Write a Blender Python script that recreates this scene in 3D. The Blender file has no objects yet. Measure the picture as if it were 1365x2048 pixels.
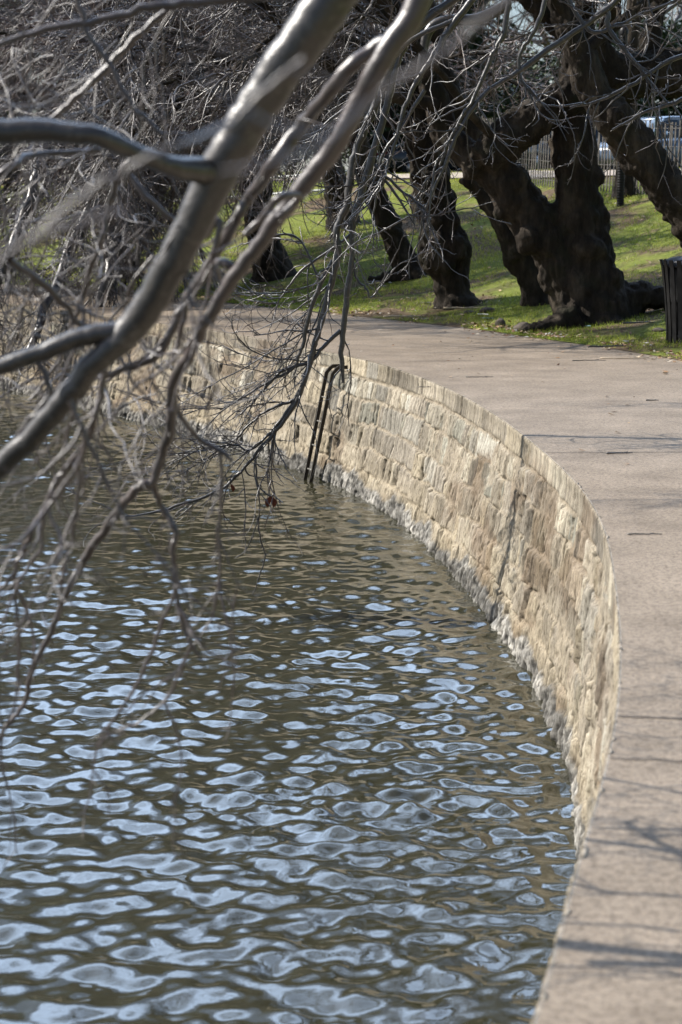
import bpy, math, numpy as np
from mathutils import Vector
rng = np.random.default_rng(7)
sc = bpy.context.scene
C = sc.collection
PI = math.pi

# ------------------------------------------------------------------ camera
F = 4000.0                      # focal length in photo pixels (photo 1365 x 2048)
CAM = np.array([0.0, 0.0, 1.6])
PITCH = math.atan(624 / F)
cp, sp = math.cos(PITCH), math.sin(PITCH)
WZ = -1.3                       # water level

def ray(x, y):
    a = (x - 682.5) / F; b = -(y - 1024.0) / F
    return np.array([a, cp + b * sp, -sp + b * cp])
def P(x, y, Y):
    r = ray(x, y); return CAM + r * (Y / r[1])
def G(x, y, z=0.0):
    r = ray(x, y); return CAM + r * ((z - 1.6) / r[2])

cam = bpy.data.cameras.new('camera'); camo = bpy.data.objects.new('camera', cam); C.objects.link(camo)
camo.location = CAM; camo.rotation_euler = (PI / 2 - PITCH, 0, 0)
cam.sensor_fit = 'VERTICAL'; cam.sensor_height = 36; cam.lens = F / 2048 * 36
cam.clip_start = 0.05; cam.clip_end = 3000
cam.dof.use_dof = True; cam.dof.focus_distance = 15.5; cam.dof.aperture_fstop = 4.2
sc.camera = camo

# ------------------------------------------------------------------ noise
def _h(ix, iy, iz, seed):
    h = (ix * 374761393 + iy * 668265263 + iz * 2147483647 + seed * 1274126177) & 0xffffffff
    h = ((h ^ (h >> 13)) * 1274126177) & 0xffffffff
    h = ((h ^ (h >> 16)) * 2246822519) & 0xffffffff
    return ((h ^ (h >> 15)) & 0xffffff) / float(0xffffff)
def vn(p, seed=0):
    p = np.asarray(p, float)
    if p.shape[-1] == 2: p = np.concatenate([p, np.zeros(p.shape[:-1] + (1,))], -1)
    i = np.floor(p).astype(np.int64); f = p - i; f = f * f * (3 - 2 * f)
    r = 0
    for dx in (0, 1):
        for dy in (0, 1):
            for dz in (0, 1):
                w = (f[..., 0] if dx else 1 - f[..., 0]) * (f[..., 1] if dy else 1 - f[..., 1]) * (f[..., 2] if dz else 1 - f[..., 2])
                r = r + w * _h(i[..., 0] + dx, i[..., 1] + dy, i[..., 2] + dz, seed)
    return r
def fbm(p, seed=0, o=4):
    p = np.asarray(p, float); r = 0; a = .5; s = 0
    for k in range(o):
        r = r + a * vn(p * 2 ** k, seed + k); s += a; a *= .5
    return r / s

# ------------------------------------------------------------------ materials
def mat(name, col=(.5, .5, .5), rough=.6, spec=.5, metal=0):
    m = bpy.data.materials.new(name); m.use_nodes = True
    b = m.node_tree.nodes['Principled BSDF']
    b.inputs['Base Color'].default_value = (*col, 1); b.inputs['Roughness'].default_value = rough
    b.inputs['Specular IOR Level'].default_value = spec; b.inputs['Metallic'].default_value = metal
    return m, m.node_tree, b
def N(t, kind, **kw):
    n = t.nodes.new(kind)
    for k, v in kw.items():
        if k in n.inputs: n.inputs[k].default_value = v
        else: setattr(n, k, v)
    return n
def noise(t, scale, detail=4, rough=.55, stretch=None, coord='Object', dist=0):
    tc = N(t, 'ShaderNodeTexCoord'); n = N(t, 'ShaderNodeTexNoise')
    n.inputs['Scale'].default_value = scale; n.inputs['Detail'].default_value = detail
    n.inputs['Roughness'].default_value = rough; n.inputs['Distortion'].default_value = dist
    if stretch:
        mp = N(t, 'ShaderNodeMapping'); mp.inputs['Scale'].default_value = stretch
        t.links.new(tc.outputs[coord], mp.inputs[0]); t.links.new(mp.outputs[0], n.inputs[0])
    else: t.links.new(tc.outputs[coord], n.inputs[0])
    return n.outputs['Fac']
def ramp(t, fac, stops):
    r = N(t, 'ShaderNodeValToRGB'); e = r.color_ramp.elements
    while len(e) < len(stops): e.new(.5)
    for k, (p, c) in enumerate(stops):
        e[k].position = p; e[k].color = (*c, 1) if len(c) == 3 else c
    t.links.new(fac, r.inputs[0]); return r.outputs[0]
def mix(t, fac, a, b, mode='MIX'):
    m = N(t, 'ShaderNodeMix', data_type='RGBA', blend_type=mode)
    for s, v in ((m.inputs[0], fac), (m.inputs[6], a), (m.inputs[7], b)):
        if isinstance(v, (int, float)): s.default_value = v
        elif isinstance(v, tuple): s.default_value = (*v, 1)
        else: t.links.new(v, s)
    return m.outputs[2]
def bump(t, b, h, strength=.5, dist=.01, prev=None):
    n = N(t, 'ShaderNodeBump'); n.inputs['Strength'].default_value = strength; n.inputs['Distance'].default_value = dist
    t.links.new(h, n.inputs['Height'])
    if prev is not None: t.links.new(prev, n.inputs['Normal'])
    t.links.new(n.outputs[0], b.inputs['Normal']); return n.outputs[0]

def simple(name, c1, c2, scale, rough=.7, bs=.3, bd=.01, spec=.4, metal=0, stretch=None):
    m, t, b = mat(name, c1, rough, spec, metal)
    n = noise(t, scale, stretch=stretch)
    t.links.new(ramp(t, n, [(.3, c1), (.7, c2)]), b.inputs['Base Color'])
    if bs: bump(t, b, n, bs, bd)
    return m

# smooth cherry bark of young limbs: grey brown with a sheen and horizontal lenticels
def young_bark(name, c1, c2, rough):
    m, t, b = mat(name, c1, rough, 1.0)
    n = noise(t, 6, 5, stretch=None)
    n2 = noise(t, 45, 3)
    col = ramp(t, n, [(.32, c1), (.68, c2)])
    col = mix(t, ramp(t, n2, [(.56, (0, 0, 0)), (.66, (1, 1, 1))]), col, (.065, .055, .048))
    t.links.new(col, b.inputs['Base Color'])
    b1 = bump(t, b, noise(t, 120, 3), .35, .002)
    bump(t, b, noise(t, 24, 3), .5, .006, b1)
    return m
BARK_Y = young_bark('smooth_bark', (.009, .007, .0065), (.026, .019, .017), .40)
TWIG = young_bark('twig_bark', (.024, .016, .016), (.075, .052, .047), .40)
TWIG_RED = young_bark('red_twig_bark', (.050, .024, .018), (.11, .062, .045), .42)
def old_bark():
    m, t, b = mat('old_bark', (.05, .04, .03), .88, .25)
    n = noise(t, 5, 6, .65, (1, 1, .35)); n2 = noise(t, 30, 5, .7, (1, 1, .3), dist=.4)
    col = ramp(t, n, [(.3, (.010, .008, .006)), (.52, (.036, .028, .021)), (.72, (.10, .08, .06))])
    col = mix(t, ramp(t, noise(t, 3.5, 3), [(.55, (0, 0, 0)), (.75, (.6, .6, .6))]), col, (.026, .030, .015))
    t.links.new(col, b.inputs['Base Color'])
    w = bump(t, b, n2, 1.0, .03); bump(t, b, n, .8, .05, w)
    return m
BARK_O = old_bark()

# ------------------------------------------------------------------ mesh helpers
def mesh(name, V, Q=None, T=None, m=None, parent=None, smooth=True, col=None):
    V = np.asarray(V, np.float32).reshape(-1, 3)
    Q = np.zeros((0, 4), np.int32) if Q is None else np.asarray(Q, np.int32).reshape(-1, 4)
    T = np.zeros((0, 3), np.int32) if T is None else np.asarray(T, np.int32).reshape(-1, 3)
    me = bpy.data.meshes.new(name)
    me.vertices.add(len(V)); me.vertices.foreach_set('co', V.ravel())
    nl = Q.size + T.size; me.loops.add(nl)
    me.loops.foreach_set('vertex_index', np.concatenate([Q.ravel(), T.ravel()]))
    npol = len(Q) + len(T); me.polygons.add(npol)
    st = np.concatenate([np.arange(len(Q)) * 4, len(Q) * 4 + np.arange(len(T)) * 3]).astype(np.int32)
    me.polygons.foreach_set('loop_start', st)
    me.polygons.foreach_set('use_smooth', np.full(npol, smooth))
    me.update(calc_edges=True); me.validate()
    if col is not None:
        a = me.color_attributes.new('col', 'FLOAT_COLOR', 'POINT')
        c4 = np.ones((len(V), 4), np.float32); c4[:, :3] = col; a.data.foreach_set('color', c4.ravel())
    if m: me.materials.append(m)
    o = bpy.data.objects.new(name, me); C.objects.link(o)
    if parent: o.parent = parent
    return o
class MB:
    def __init__(s): s.V = []; s.Q = []; s.T = []; s.n = 0
    def add(s, V, Q=None, T=None):
        V = np.asarray(V, float).reshape(-1, 3); s.V.append(V)
        if Q is not None and len(Q): s.Q.append(np.asarray(Q) + s.n)
        if T is not None and len(T): s.T.append(np.asarray(T) + s.n)
        s.n += len(V); return s
    def box(s, c, size, rz=0, rx=0, taper=1.0):
        sx, sy, sz = [k / 2 for k in size]
        V = np.array([[x * (taper if z > 0 else 1), y * (taper if z > 0 else 1), z] for z in (-sz, sz) for x, y in ((-sx, -sy), (sx, -sy), (sx, sy), (-sx, sy))])
        if rx: V = V @ np.array([[1, 0, 0], [0, math.cos(rx), math.sin(rx)], [0, -math.sin(rx), math.cos(rx)]])
        if rz: V = V @ np.array([[math.cos(rz), math.sin(rz), 0], [-math.sin(rz), math.cos(rz), 0], [0, 0, 1]])
        return s.add(V + np.array(c), [[0, 3, 2, 1], [4, 5, 6, 7], [0, 1, 5, 4], [1, 2, 6, 5], [2, 3, 7, 6], [3, 0, 4, 7]])
    def tube(s, pts, rad, k=8, cap=True):
        pts = np.asarray(pts, float); rad = np.broadcast_to(np.asarray(rad, float), (len(pts),))
        V, Q = tubes(pts[None], rad[None], k)
        s.add(V, Q)
        if cap:
            n = len(pts); b = s.n - n * k
            s.V.append(pts[[0, -1]]); 
            T = [[b + (j + 1) % k, b + j, s.n] for j in range(k)] + [[b + (n - 1) * k + j, b + (n - 1) * k + (j + 1) % k, s.n + 1] for j in range(k)]
            s.T.append(np.array(T)); s.n += 2
        return s
    def build(s, name, m, parent=None, smooth=True, col=None):
        return mesh(name, np.concatenate(s.V), np.concatenate(s.Q) if s.Q else None, np.concatenate(s.T) if s.T else None, m, parent, smooth, col)
def nrm(v): return v / np.maximum(np.linalg.norm(v, axis=-1, keepdims=True), 1e-9)
def tubes(Pp, R, k):
    """Pp (M,N,3), R (M,N) -> verts, quads"""
    M, Nn, _ = Pp.shape
    t = nrm(np.gradient(Pp, axis=1))
    mean = nrm(Pp[:, -1] - Pp[:, 0])
    ref = np.zeros((M, 3)); ref[np.arange(M), np.argmin(np.abs(mean), axis=1)] = 1
    u = nrm(np.cross(t, ref[:, None, :])); v = np.cross(t, u)
    a = np.arange(k) * 2 * PI / k
    ring = u[:, :, None, :] * np.cos(a)[None, None, :, None] + v[:, :, None, :] * np.sin(a)[None, None, :, None]
    V = Pp[:, :, None, :] + ring * R[:, :, None, None]
    idx = np.arange(M * Nn * k).reshape(M, Nn, k)
    a0 = idx[:, :-1]; a1 = idx[:, 1:]
    Q = np.stack([a0, np.roll(a0, -1, 2), np.roll(a1, -1, 2), a1], -1).reshape(-1, 4)
    return V.reshape(-1, 3), Q
def tag(o, label=None, cat=None, group=None, kind=None):
    if label: o['label'] = label
    if cat: o['category'] = cat
    if group: o['group'] = group
    if kind: o['kind'] = kind
    return o
def thing(name, label, cat, loc=(0, 0, 0), rz=0, group=None):
    o = bpy.data.objects.new(name, None); C.objects.link(o); o.location = loc; o.rotation_euler = (0, 0, rz)
    o.empty_display_size = .2
    return tag(o, label, cat, group)
def struct(o): o['kind'] = 'structure'; return o
def crom(pts, per=6):
    pts = np.asarray(pts, float); p = np.vstack([2 * pts[0] - pts[1], pts, 2 * pts[-1] - pts[-2]]); out = []
    for i in range(1, len(p) - 2):
        for q in range(per):
            u = q / per
            out.append(.5 * (2 * p[i] + (p[i + 1] - p[i - 1]) * u + (2 * p[i - 1] - 5 * p[i] + 4 * p[i + 1] - p[i + 2]) * u * u + (3 * p[i] - p[i - 1] - 3 * p[i + 1] + p[i + 2]) * u ** 3))
    out.append(p[-2]); return np.array(out)

# ------------------------------------------------------------------ the curve of the sea wall
EP = [(1070, 2048), (1110, 1870), (1150, 1725), (1190, 1600), (1215, 1520), (1234, 1400), (1238, 1290), (1224, 1163), (1216, 1090), (1197, 1031), (1160, 975),
      (1114, 929), (1056, 880), (992, 831), (944, 803), (866, 764), (797, 739), (700, 711), (585, 693), (456, 664), (354, 653), (250, 637), (120, 620), (0, 604)]
E = np.array([G(x, y)[:2] for x, y in EP])
pf = np.polyfit(E[:, 1], E[:, 0], 6, w=1 / E[:, 1])
0 and print('EDGE', np.round((np.polyval(pf, E[:, 1]) - E[:, 0]) * F / E[:, 1], 1))
Ys = np.linspace(3.5, 30.5, 800); Xs = np.polyval(pf, Ys)
_res = np.interp(Ys, E[:, 1], E[:, 0] - np.polyval(pf, E[:, 1])); _g = np.array([np.exp(-((Ys - y_) / (.5 + .035 * y_)) ** 2) for y_ in Ys]); Xs = Xs + (_g @ _res) / _g.sum(1)
pts = np.stack([Xs, Ys], 1)
t0 = nrm(pts[1] - pts[0]); t1 = nrm(pts[-1] - pts[-2])
pre = pts[0] - t0 * np.arange(16, 0, -.05)[:, None]
ext = []; th = math.atan2(t1[1], t1[0]); q = pts[-1].copy()
for k in range(1400):
    th += .05 / 42.0; q = q + .05 * np.array([math.cos(th), math.sin(th)]); ext.append(q.copy())
cur = np.vstack([pre, pts, np.array(ext)])
seg = np.concatenate([[0], np.cumsum(np.linalg.norm(np.diff(cur, axis=0), axis=1))])
s_at35 = seg[len(pre)]
S = seg - s_at35                     # s = 0 at Y = 3.5
ctan = nrm(np.gradient(cur, axis=0))
k_ = np.ones(41) / 41
pad = lambda a: np.concatenate([np.repeat(a[:1], 20), a, np.repeat(a[-1:], 20)])
ctan = nrm(np.stack([np.convolve(pad(ctan[:, 0]), k_, 'valid'), np.convolve(pad(ctan[:, 1]), k_, 'valid')], 1))
def at(s, d=0.0, z=0.0):
    s = np.asarray(s, float)
    x = np.interp(s, S, cur[:, 0]); y = np.interp(s, S, cur[:, 1])
    tx = np.interp(s, S, ctan[:, 0]); ty = np.interp(s, S, ctan[:, 1])
    return np.stack([x + ty * d, y - tx * d, np.broadcast_to(z, x.shape) + 0 * x], -1)
def sd(x, y):
    D = (cur[:, 0] - x) ** 2 + (cur[:, 1] - y) ** 2; i = int(np.argmin(D))
    n = np.array([ctan[i, 1], -ctan[i, 0]]); return S[i], float((np.array([x, y]) - cur[i]) @ n)
PW = 3.05                            # path width
def hz(d):
    t = np.clip((np.asarray(d, float) - PW) / 11.0, 0, 1)
    return .02 + 2.15 * t * t * (3 - 2 * t)
def lawn_bump(X, Y): return .10 * (fbm(np.stack([X, Y], -1) * .5, 31, 3) - .5)
def gz(x, y):
    s, d = sd(x, y); return float(hz(d) + lawn_bump(np.array(x), np.array(y)) * min(1, max(0, (d - PW) / 1.5)))
def L(x, y):
    """where the ray through photo pixel meets the lawn"""
    r = ray(x, y); t = 5.0
    while t < 90:
        p = CAM + r * t
        if p[2] <= gz(p[0], p[1]): return p
        t += .08
    return p

# ------------------------------------------------------------------ setting: water
def water():
    rows = [6.0]
    while rows[-1] < 34: rows.append(rows[-1] + .022 * max(1, rows[-1] / 12))
    ys = np.array(rows); nx = 300
    u = np.linspace(0, 1, nx)
    x0 = -.20 * ys - .6; x1 = np.full_like(ys, 2.0)
    X = x0[:, None] + (x1 - x0)[:, None] * u[None]; Y = np.repeat(ys[:, None], nx, 1)
    Z = np.zeros_like(X); r = np.random.default_rng(3)
    for k in range(150):
        lam = .08 * (5.6 ** (r.random() ** 1.25)); th = r.uniform(0, 2 * PI) if r.random() < .72 else r.normal(PI / 2 + .2, .5) + (PI if r.random() < .4 else 0)
        kk = 2 * PI / lam; slope = .0225 * (lam / .3) ** .05
        if lam < .13: slope *= .6
        ph = r.random() * 2 * PI
        Z += slope / kk * np.sin(kk * (X * math.cos(th) + Y * math.sin(th)) + ph)
    gust = .30 + 1.35 * fbm(np.stack([X * .35, Y * .22], -1), 5, 3)
    Z *= gust
    V = np.stack([X, Y, WZ + Z], -1)
    idx = np.arange(X.size).reshape(X.shape)
    Q = np.stack([idx[:-1, :-1], idx[:-1, 1:], idx[1:, 1:], idx[1:, :-1]], -1).reshape(-1, 4)
    mb = MB(); mb.add(V, Q)
    # calm outlying sheet around it, one ring sharing the border heights
    b = [idx[0], idx[:, -1], idx[-1][::-1], idx[:, 0][::-1]]
    loop = np.concatenate([q[:-1] for q in b]); Vb = V.reshape(-1, 3)[loop]
    c = np.array([-1.0, 18, 0]); d = nrm((Vb - c) * [1, 1, 0])
    Vo = Vb + d * 120; Vo[:, 2] = WZ
    # the side towards the wall stays short: the ground covers it
    n = len(loop); mb2 = np.vstack([V.reshape(-1, 3), Vo]); off = X.size
    Q2 = [[loop[i], off + i, off + (i + 1) % n, loop[(i + 1) % n]] for i in range(n)]
    m, t, bs = mat('water', (.030, .029, .016), .02, .5)
    bs.inputs['IOR'].default_value = 1.85
    nn = noise(t, 13, 4, .6, (1, .9, 1), dist=.6)
    bump(t, bs, nn, .16, .012)
    o = mesh('water', mb2, np.vstack([Q, Q2]), None, m)
    return struct(o)
water()

# ------------------------------------------------------------------ setting: path and lawn
def strip(name, s0, s1, ds, ds_d, m, zf, noisef=None):
    s = np.arange(s0, s1, ds); d = np.array(ds_d)
    A = np.stack([at(s, dd) for dd in d], 1)
    D = np.broadcast_to(d[None], A.shape[:2])
    A[..., 2] = zf(D, A[..., 0], A[..., 1])
    idx = np.arange(A[..., 0].size).reshape(A.shape[:2])
    Q = np.stack([idx[:-1, :-1], idx[:-1, 1:], idx[1:, 1:], idx[1:, :-1]], -1).reshape(-1, 4)
    return mesh(name, A, Q, None, m)
def path_mat():
    m, t, b = mat('path_concrete', (.4, .35, .3), .75, .35)
    big = noise(t, 1.7, 7, .68); sp_ = noise(t, 95, 2, .8); sp2 = noise(t, 38, 3, .75)
    col = ramp(t, big, [(.3, (.205, .165, .122)), (.7, (.37, .305, .235))])
    col = mix(t, ramp(t, sp_, [(.36, (.45, .45, .45)), (.5, (1, 1, 1)), (.64, (1.5, 1.42, 1.35))]), col, col)
    n = N(t, 'ShaderNodeMix', data_type='RGBA', blend_type='MULTIPLY'); n.inputs[0].default_value = 1
    t.links.new(col, n.inputs[6]); t.links.new(ramp(t, sp_, [(.34, (.48, .46, .46)), (.5, (1, 1, 1)), (.66, (1.0, .96, .92))]), n.inputs[7])
    c2 = mix(t, 1.0, n.outputs[2], ramp(t, sp2, [(.34, (.52, .50, .48)), (.56, (1, 1, 1))]), 'MULTIPLY')
    t.links.new(c2, b.inputs['Base Color'])
    bump(t, b, sp2, .5, .006)
    return m
PATHM = path_mat()
PEDGE = .012
o = strip('path', -18, 72, .12, [PEDGE - .001, .6, 1.2, 1.8, 2.4, PW + .12], PATHM, lambda d, x, y: -.001 + 0 * d); struct(o)
# expansion joint grooves and a short crack, dark filler strips set into the path
JM = simple('joint_filler', (.035, .03, .028), (.06, .05, .045), 40, .9, .2)
def joint(s, d0, d1, w=.010, tilt=0):
    mb = MB(); dd = np.linspace(d0, d1, 14); r = np.random.default_rng(int(s * 100))
    a = at(s + tilt * dd, 0)[:, :]; pts_ = np.array([at(s + tilt * q_ + r.normal(0, .006), q_) for q_ in dd]); pts_[:, 2] = .003
    L_ = pts_ + [0, -w / 2, 0]; R_ = pts_ + [0, w / 2, 0]; V = np.vstack([L_, R_]); n = len(pts_)
    mb.add(V, [[i, i + 1, n + i + 1, n + i] for i in range(n - 1)])
    return mb
o = bpy.data.objects
mbj = MB()
for (px, py, d1) in ((1300, 1437, PW), (1232, 1517, .42), (1100, 717, PW), (1200, 905, PW)):
    g = G(px, py); s_, d_ = sd(g[0], g[1]); j = joint(s_, PEDGE, d1, .012 if d1 > 1 else .009, -.02)
    for V, Q in zip(j.V, j.Q): mbj.add(V, Q)
struct(mbj.build('path_joints', JM))

def lawn_mat():
    m, t, b = mat('lawn', (.06, .1, .02), .95, .1)
    n = noise(t, .55, 5, .6, dist=.6); n2 = noise(t, 14, 5, .7)
    soil = ramp(t, n2, [(.3, (.075, .052, .033)), (.7, (.20, .15, .10))])
    gr = ramp(t, n2, [(.3, (.10, .13, .022)), (.7, (.22, .24, .06))])
    t.links.new(mix(t, ramp(t, n, [(.47, (0, 0, 0)), (.57, (1, 1, 1))]), gr, soil), b.inputs['Base Color'])
    bump(t, b, n2, .9, .04)
    return m
dl = np.concatenate([np.arange(PW, PW + 16, .28), np.geomspace(PW + 16.2, 900, 26)])
def lz(D, X, Y):
    w = np.clip((D - PW) / 1.5, 0, 1)
    edge = np.where(D < PW + .05, -.015, 0)
    far = np.clip((D - 120) / 300, 0, 1) * 6
    return hz(D) + lawn_bump(X, Y) * w + edge + far
s_l = strip('lawn', -18, 72, .28, dl, lawn_mat(), lz); struct(s_l)
# upper walk on top of the bank and the road behind it
UP = simple('upper_path_gravel', (.33, .27, .22), (.45, .39, .33), 12, .9, .3)
struct(strip('upper_path', -10, 70, .5, [12.3, 13.2, 14.1], UP, lambda D, X, Y: hz(D) + lawn_bump(X, Y) + .035))
ASPH = simple('asphalt', (.05, .05, .052), (.08, .08, .082), 30, .85, .3)
struct(strip('road', -10, 70, 1, [25, 28, 31.5], ASPH, lambda D, X, Y: hz(D) + lawn_bump(X, Y) + .09))

# ------------------------------------------------------------------ the sea wall
def seawall():
    r = np.random.default_rng(11)
    ds = .0135; s = np.arange(-3.0, 48, ds)
    H = 1.62; nv = 118; v = np.linspace(0, H, nv)          # v down the face
    Sg, Vg = np.meshgrid(s, v, indexing='ij')
    off = np.zeros_like(Sg); col = np.zeros(Sg.shape + (3,))
    wav = .030 * (fbm(np.stack([Sg * 1.3, Vg * 1.3], -1), 2, 3) - .5) * 2
    bounds = [0, .17, .36, .60, .83, 1.06, 1.33, 1.8]
    pal = np.array([[.46, .40, .30], [.42, .385, .31], [.56, .50, .38], [.36, .31, .23], [.48, .41, .29], [.41, .36, .28], [.37, .35, .275], [.64, .60, .49]])
    wts = [np.array([.3, .06, .08, .2, .3, .1, .0, .0]), np.array([.12, .26, .10, .06, .10, .06, .2, .10]), np.array([.18, .18, .13, .13, .15, .1, .08, .05]),
           np.array([.2, .08, .06, .28, .16, .2, .02, 0]), np.array([.25, .05, .14, .16, .2, .17, .01, .02]), np.array([.22, .03, .22, .14, .25, .1, .01, .03]), np.array([.2, .05, .2, .15, .2, .2, 0, 0])]
    blk = _h(np.floor((Sg + .10 * vn(Sg[..., None] * [1.0, 0] * 2, 6)) / .31).astype(np.int64), (Vg * 0).astype(np.int64), (Vg * 0).astype(np.int64), 77) - .5
    VV = Vg + (wav * 1.2 + .038 * blk * np.clip((Vg - .22) / .12, 0, 1)) * np.clip(Vg / .3, 0, 1)
    mort = np.zeros_like(Sg)
    for ci in range(7):
        a, b = bounds[ci], bounds[ci + 1]
        msk = (VV >= a) & (VV < b)
        w = []; tot = 0
        while tot < 54:
            x = r.choice([r.uniform(.045, .15), r.uniform(.15, .42), r.uniform(.4, .85)], p=[.42, .38, .20]) if ci else r.uniform(.35, .9); w.append(x); tot += x
        ed = np.concatenate([[0], np.cumsum(w)]) - 3.2
        jit = .018 * (vn(np.stack([Vg * 9 + ci * 7, Sg * 0.7], -1), 40) - .5) * 2
        ss = Sg + jit
        i = np.clip(np.searchsorted(ed, ss) - 1, 0, len(ed) - 2)
        nst = len(ed)
        pc = pal[r.choice(8, nst, p=wts[ci] / wts[ci].sum())] * r.uniform(.58, 1.12, (nst, 1)) * np.array([.74, .745, .77])
        po = r.normal(0, .008 if ci else .002, nst); tilt = r.normal(0, .03 if ci else .006, nst)
        e0 = ss - ed[i]; e1 = ed[i + 1] - ss; dh = np.minimum(e0, e1)
        hrough = .016 * vn(np.stack([Sg * 11, Vg * 0 + ci], -1), 60 + ci)
        dvv = np.minimum(VV - a + (1 if ci == 0 else 0), b - VV) - (hrough if ci else 0)
        jw = .002 + .010 * vn(np.stack([i * 1.7, Vg * 4], -1), 9 + ci)
        mm = np.clip(1 - np.minimum(dvv / .011, dh / jw), 0, 1)
        if ci == 0: mm = np.clip(1 - dvv / .022, 0, 1)
        # vertical cleavage inside each stone
        str_ = fbm(np.stack([Sg * 34, Vg * 1.8 + i * 3.1], -1), 71 + ci, 3) - .5
        o_ = po[i] + tilt[i] * (e0 - .15) * .25 + str_ * .045
        crack = fbm(np.stack([Sg * 13 + i * 5, Vg * 1.3], -1), 90 + ci, 2)
        ck = np.clip((crack - .725) / .04, 0, 1)
        ck = np.maximum(ck, ((dh < .008) & (vn(np.stack([i * 3.3, Vg * 2.5], -1), 3) > .62)) * 1.0)
        if ci == 0: ck *= .25; o_ = str_ * .010 + .004
        o_ = o_ - ck * .055
        c_ = pc[i] * (1 + 1.25 * str_[..., None]) * (1 - .82 * ck[..., None])
        off[msk] = o_[msk]; col[msk] = c_[msk]; mort[msk] = mm[msk]
    mortc = np.array([.38, .325, .245]) * (.65 + .4 * fbm(np.stack([Sg * 8, Vg * 8], -1), 14, 3))[..., None]
    smear = np.clip((fbm(np.stack([Sg * 2.2, Vg * 3.5], -1), 21, 4) - .545) / .07, 0, 1) * .8 * (Vg > .18)
    mk = np.clip(np.maximum(mort * 1.6, smear), 0, 1)
    rough = fbm(np.stack([Sg * 20, Vg * 16], -1), 23, 3) - .5
    off = off * (1 - mk) + mk * (-.012 + rough * .035)
    col = col * (1 - mk[..., None]) + mortc * mk[..., None]
    # small knobbly relief, warm weathering low down
    off += (fbm(np.stack([Sg * 7, Vg * 7], -1), 25, 4) - .5) * .040 * np.clip(Vg / .25, .15, 1)
    low = np.clip((Vg - .75) / .35 + (fbm(np.stack([Sg * 3, Vg * 3], -1), 29, 3) - .5) * 1.2, 0, 1)
    col = col * (1 - .45 * low[..., None]) + np.array([.42, .352, .245]) * .45 * low[..., None]
    br = np.clip((fbm(np.stack([Sg * 1.1, Vg * 2.2], -1), 33, 4) - .56) / .12, 0, 1)
    col *= (1 - .38 * br[..., None] * np.array([.85, 1, 1.1]))
    # salt and algae crust just above the water
    cl = 1.135 + .05 * (fbm(np.stack([Sg * 3, Vg * 0], -1), 41, 4) - .5) * 4
    cr = np.clip((Vg - cl) / .03, 0, 1)
    g = fbm(np.stack([Sg * 30, Vg * 26], -1), 43, 3)
    patch = fbm(np.stack([Sg * 2.2, Vg * 3], -1), 47, 3)
    crc = np.array([.33, .315, .285]) * (.14 + 1.25 * np.clip((g - .3) * 2, 0, 1) * (.45 + 1.0 * np.clip((patch - .35) * 2.5, 0, 1)))[..., None]
    line = np.exp(-((Vg - cl) / .035) ** 2)
    col *= (1 - .45 * line[..., None] * np.clip((g - .3) * 3, 0, 1)[..., None])
    col = col * (1 - cr[..., None]) + crc * cr[..., None]
    off += cr * ((fbm(np.stack([Sg * 9, Vg * 9], -1), 49, 4) - .5) * .05 + .012 + (g - .5) * .025)
    base = np.interp(Sg, [3.5, 6, 9, 12], [.10, .13, .17, .24]) * np.maximum(Vg - .08, 0) / 1.22
    d = -(base + off)
    # rounded rim at the top
    d[:, 0] = np.maximum(d[:, 0], -.004) + .008
    A = at(s)[:, None, :] + 0 * Sg[..., None]
    tx = np.interp(s, S, ctan[:, 0]); ty = np.interp(s, S, ctan[:, 1])
    A[..., 0] += ty[:, None] * d; A[..., 1] += -tx[:, None] * d; A[..., 2] = -Vg
    A[:, 0, 2] = .0005 + .002 * (fbm(np.stack([s * 6, s * 0], -1), 3, 3) - .5)
    idx = np.arange(Sg.size).reshape(Sg.shape)
    m, t, b = mat('sea_wall_stone', (.5, .45, .3), .85, .25)
    at_ = N(t, 'ShaderNodeVertexColor', layer_name='col')
    n = noise(t, 60, 5, .7, (1, 1, .35)); n3 = noise(t, 150, 3, .7)
    c = mix(t, 1.0, at_.outputs[0], ramp(t, n, [(.36, (.42, .40, .38)), (.52, (1, 1, 1)), (.7, (1.05, 1.05, 1.05))]), 'MULTIPLY')
    c = mix(t, 1.0, c, ramp(t, n3, [(.3, (.8, .8, .8)), (.55, (1, 1, 1))]), 'MULTIPLY')
    t.links.new(c, b.inputs['Base Color']); w = bump(t, b, n, .7, .012); bump(t, b, n3, .5, .005, w)
    root = thing('sea_wall', 'long curved stone sea wall with white crust at the waterline', 'wall', at(5.0).tolist())
    root.location = (0, 0, 0)
    k = int(np.searchsorted(v, .178))
    def sub(i0, i1, name, lab=None):
        ids = np.arange(Sg.shape[0] * (i1 - i0)).reshape(Sg.shape[0], i1 - i0)
        Q = np.stack([ids[:-1, :-1], ids[:-1, 1:], ids[1:, 1:], ids[1:, :-1]], -1).reshape(-1, 4)
        o = mesh(name, A[:, i0:i1], Q, None, m, root, True, col[:, i0:i1].reshape(-1, 3))
        return o
    sub(k - 1, nv, 'stonework')
    # coping: face plus a flat top slab
    f = A[:, :k]; top0 = A[:, 0].copy()
    ins = [.003, .007, PEDGE + .004]
    rows = [at(s, q_, z_) for q_, z_ in zip(ins, (.0005, .0003, -.0028))][::-1]
    W = np.stack(rows + [f[:, j] for j in range(k)], 1)
    cc = np.concatenate([np.tile(np.array([.44, .385, .32]), (len(s), 3, 1)) * (.85 + .3 * vn(np.stack([s * 30, s * 0], -1), 5))[:, None, None], col[:, :k] * 1.0], 1)
    cc[:, 3] = np.array([.50, .44, .35])
    ids = np.arange(W[..., 0].size).reshape(W.shape[:2])
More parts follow.
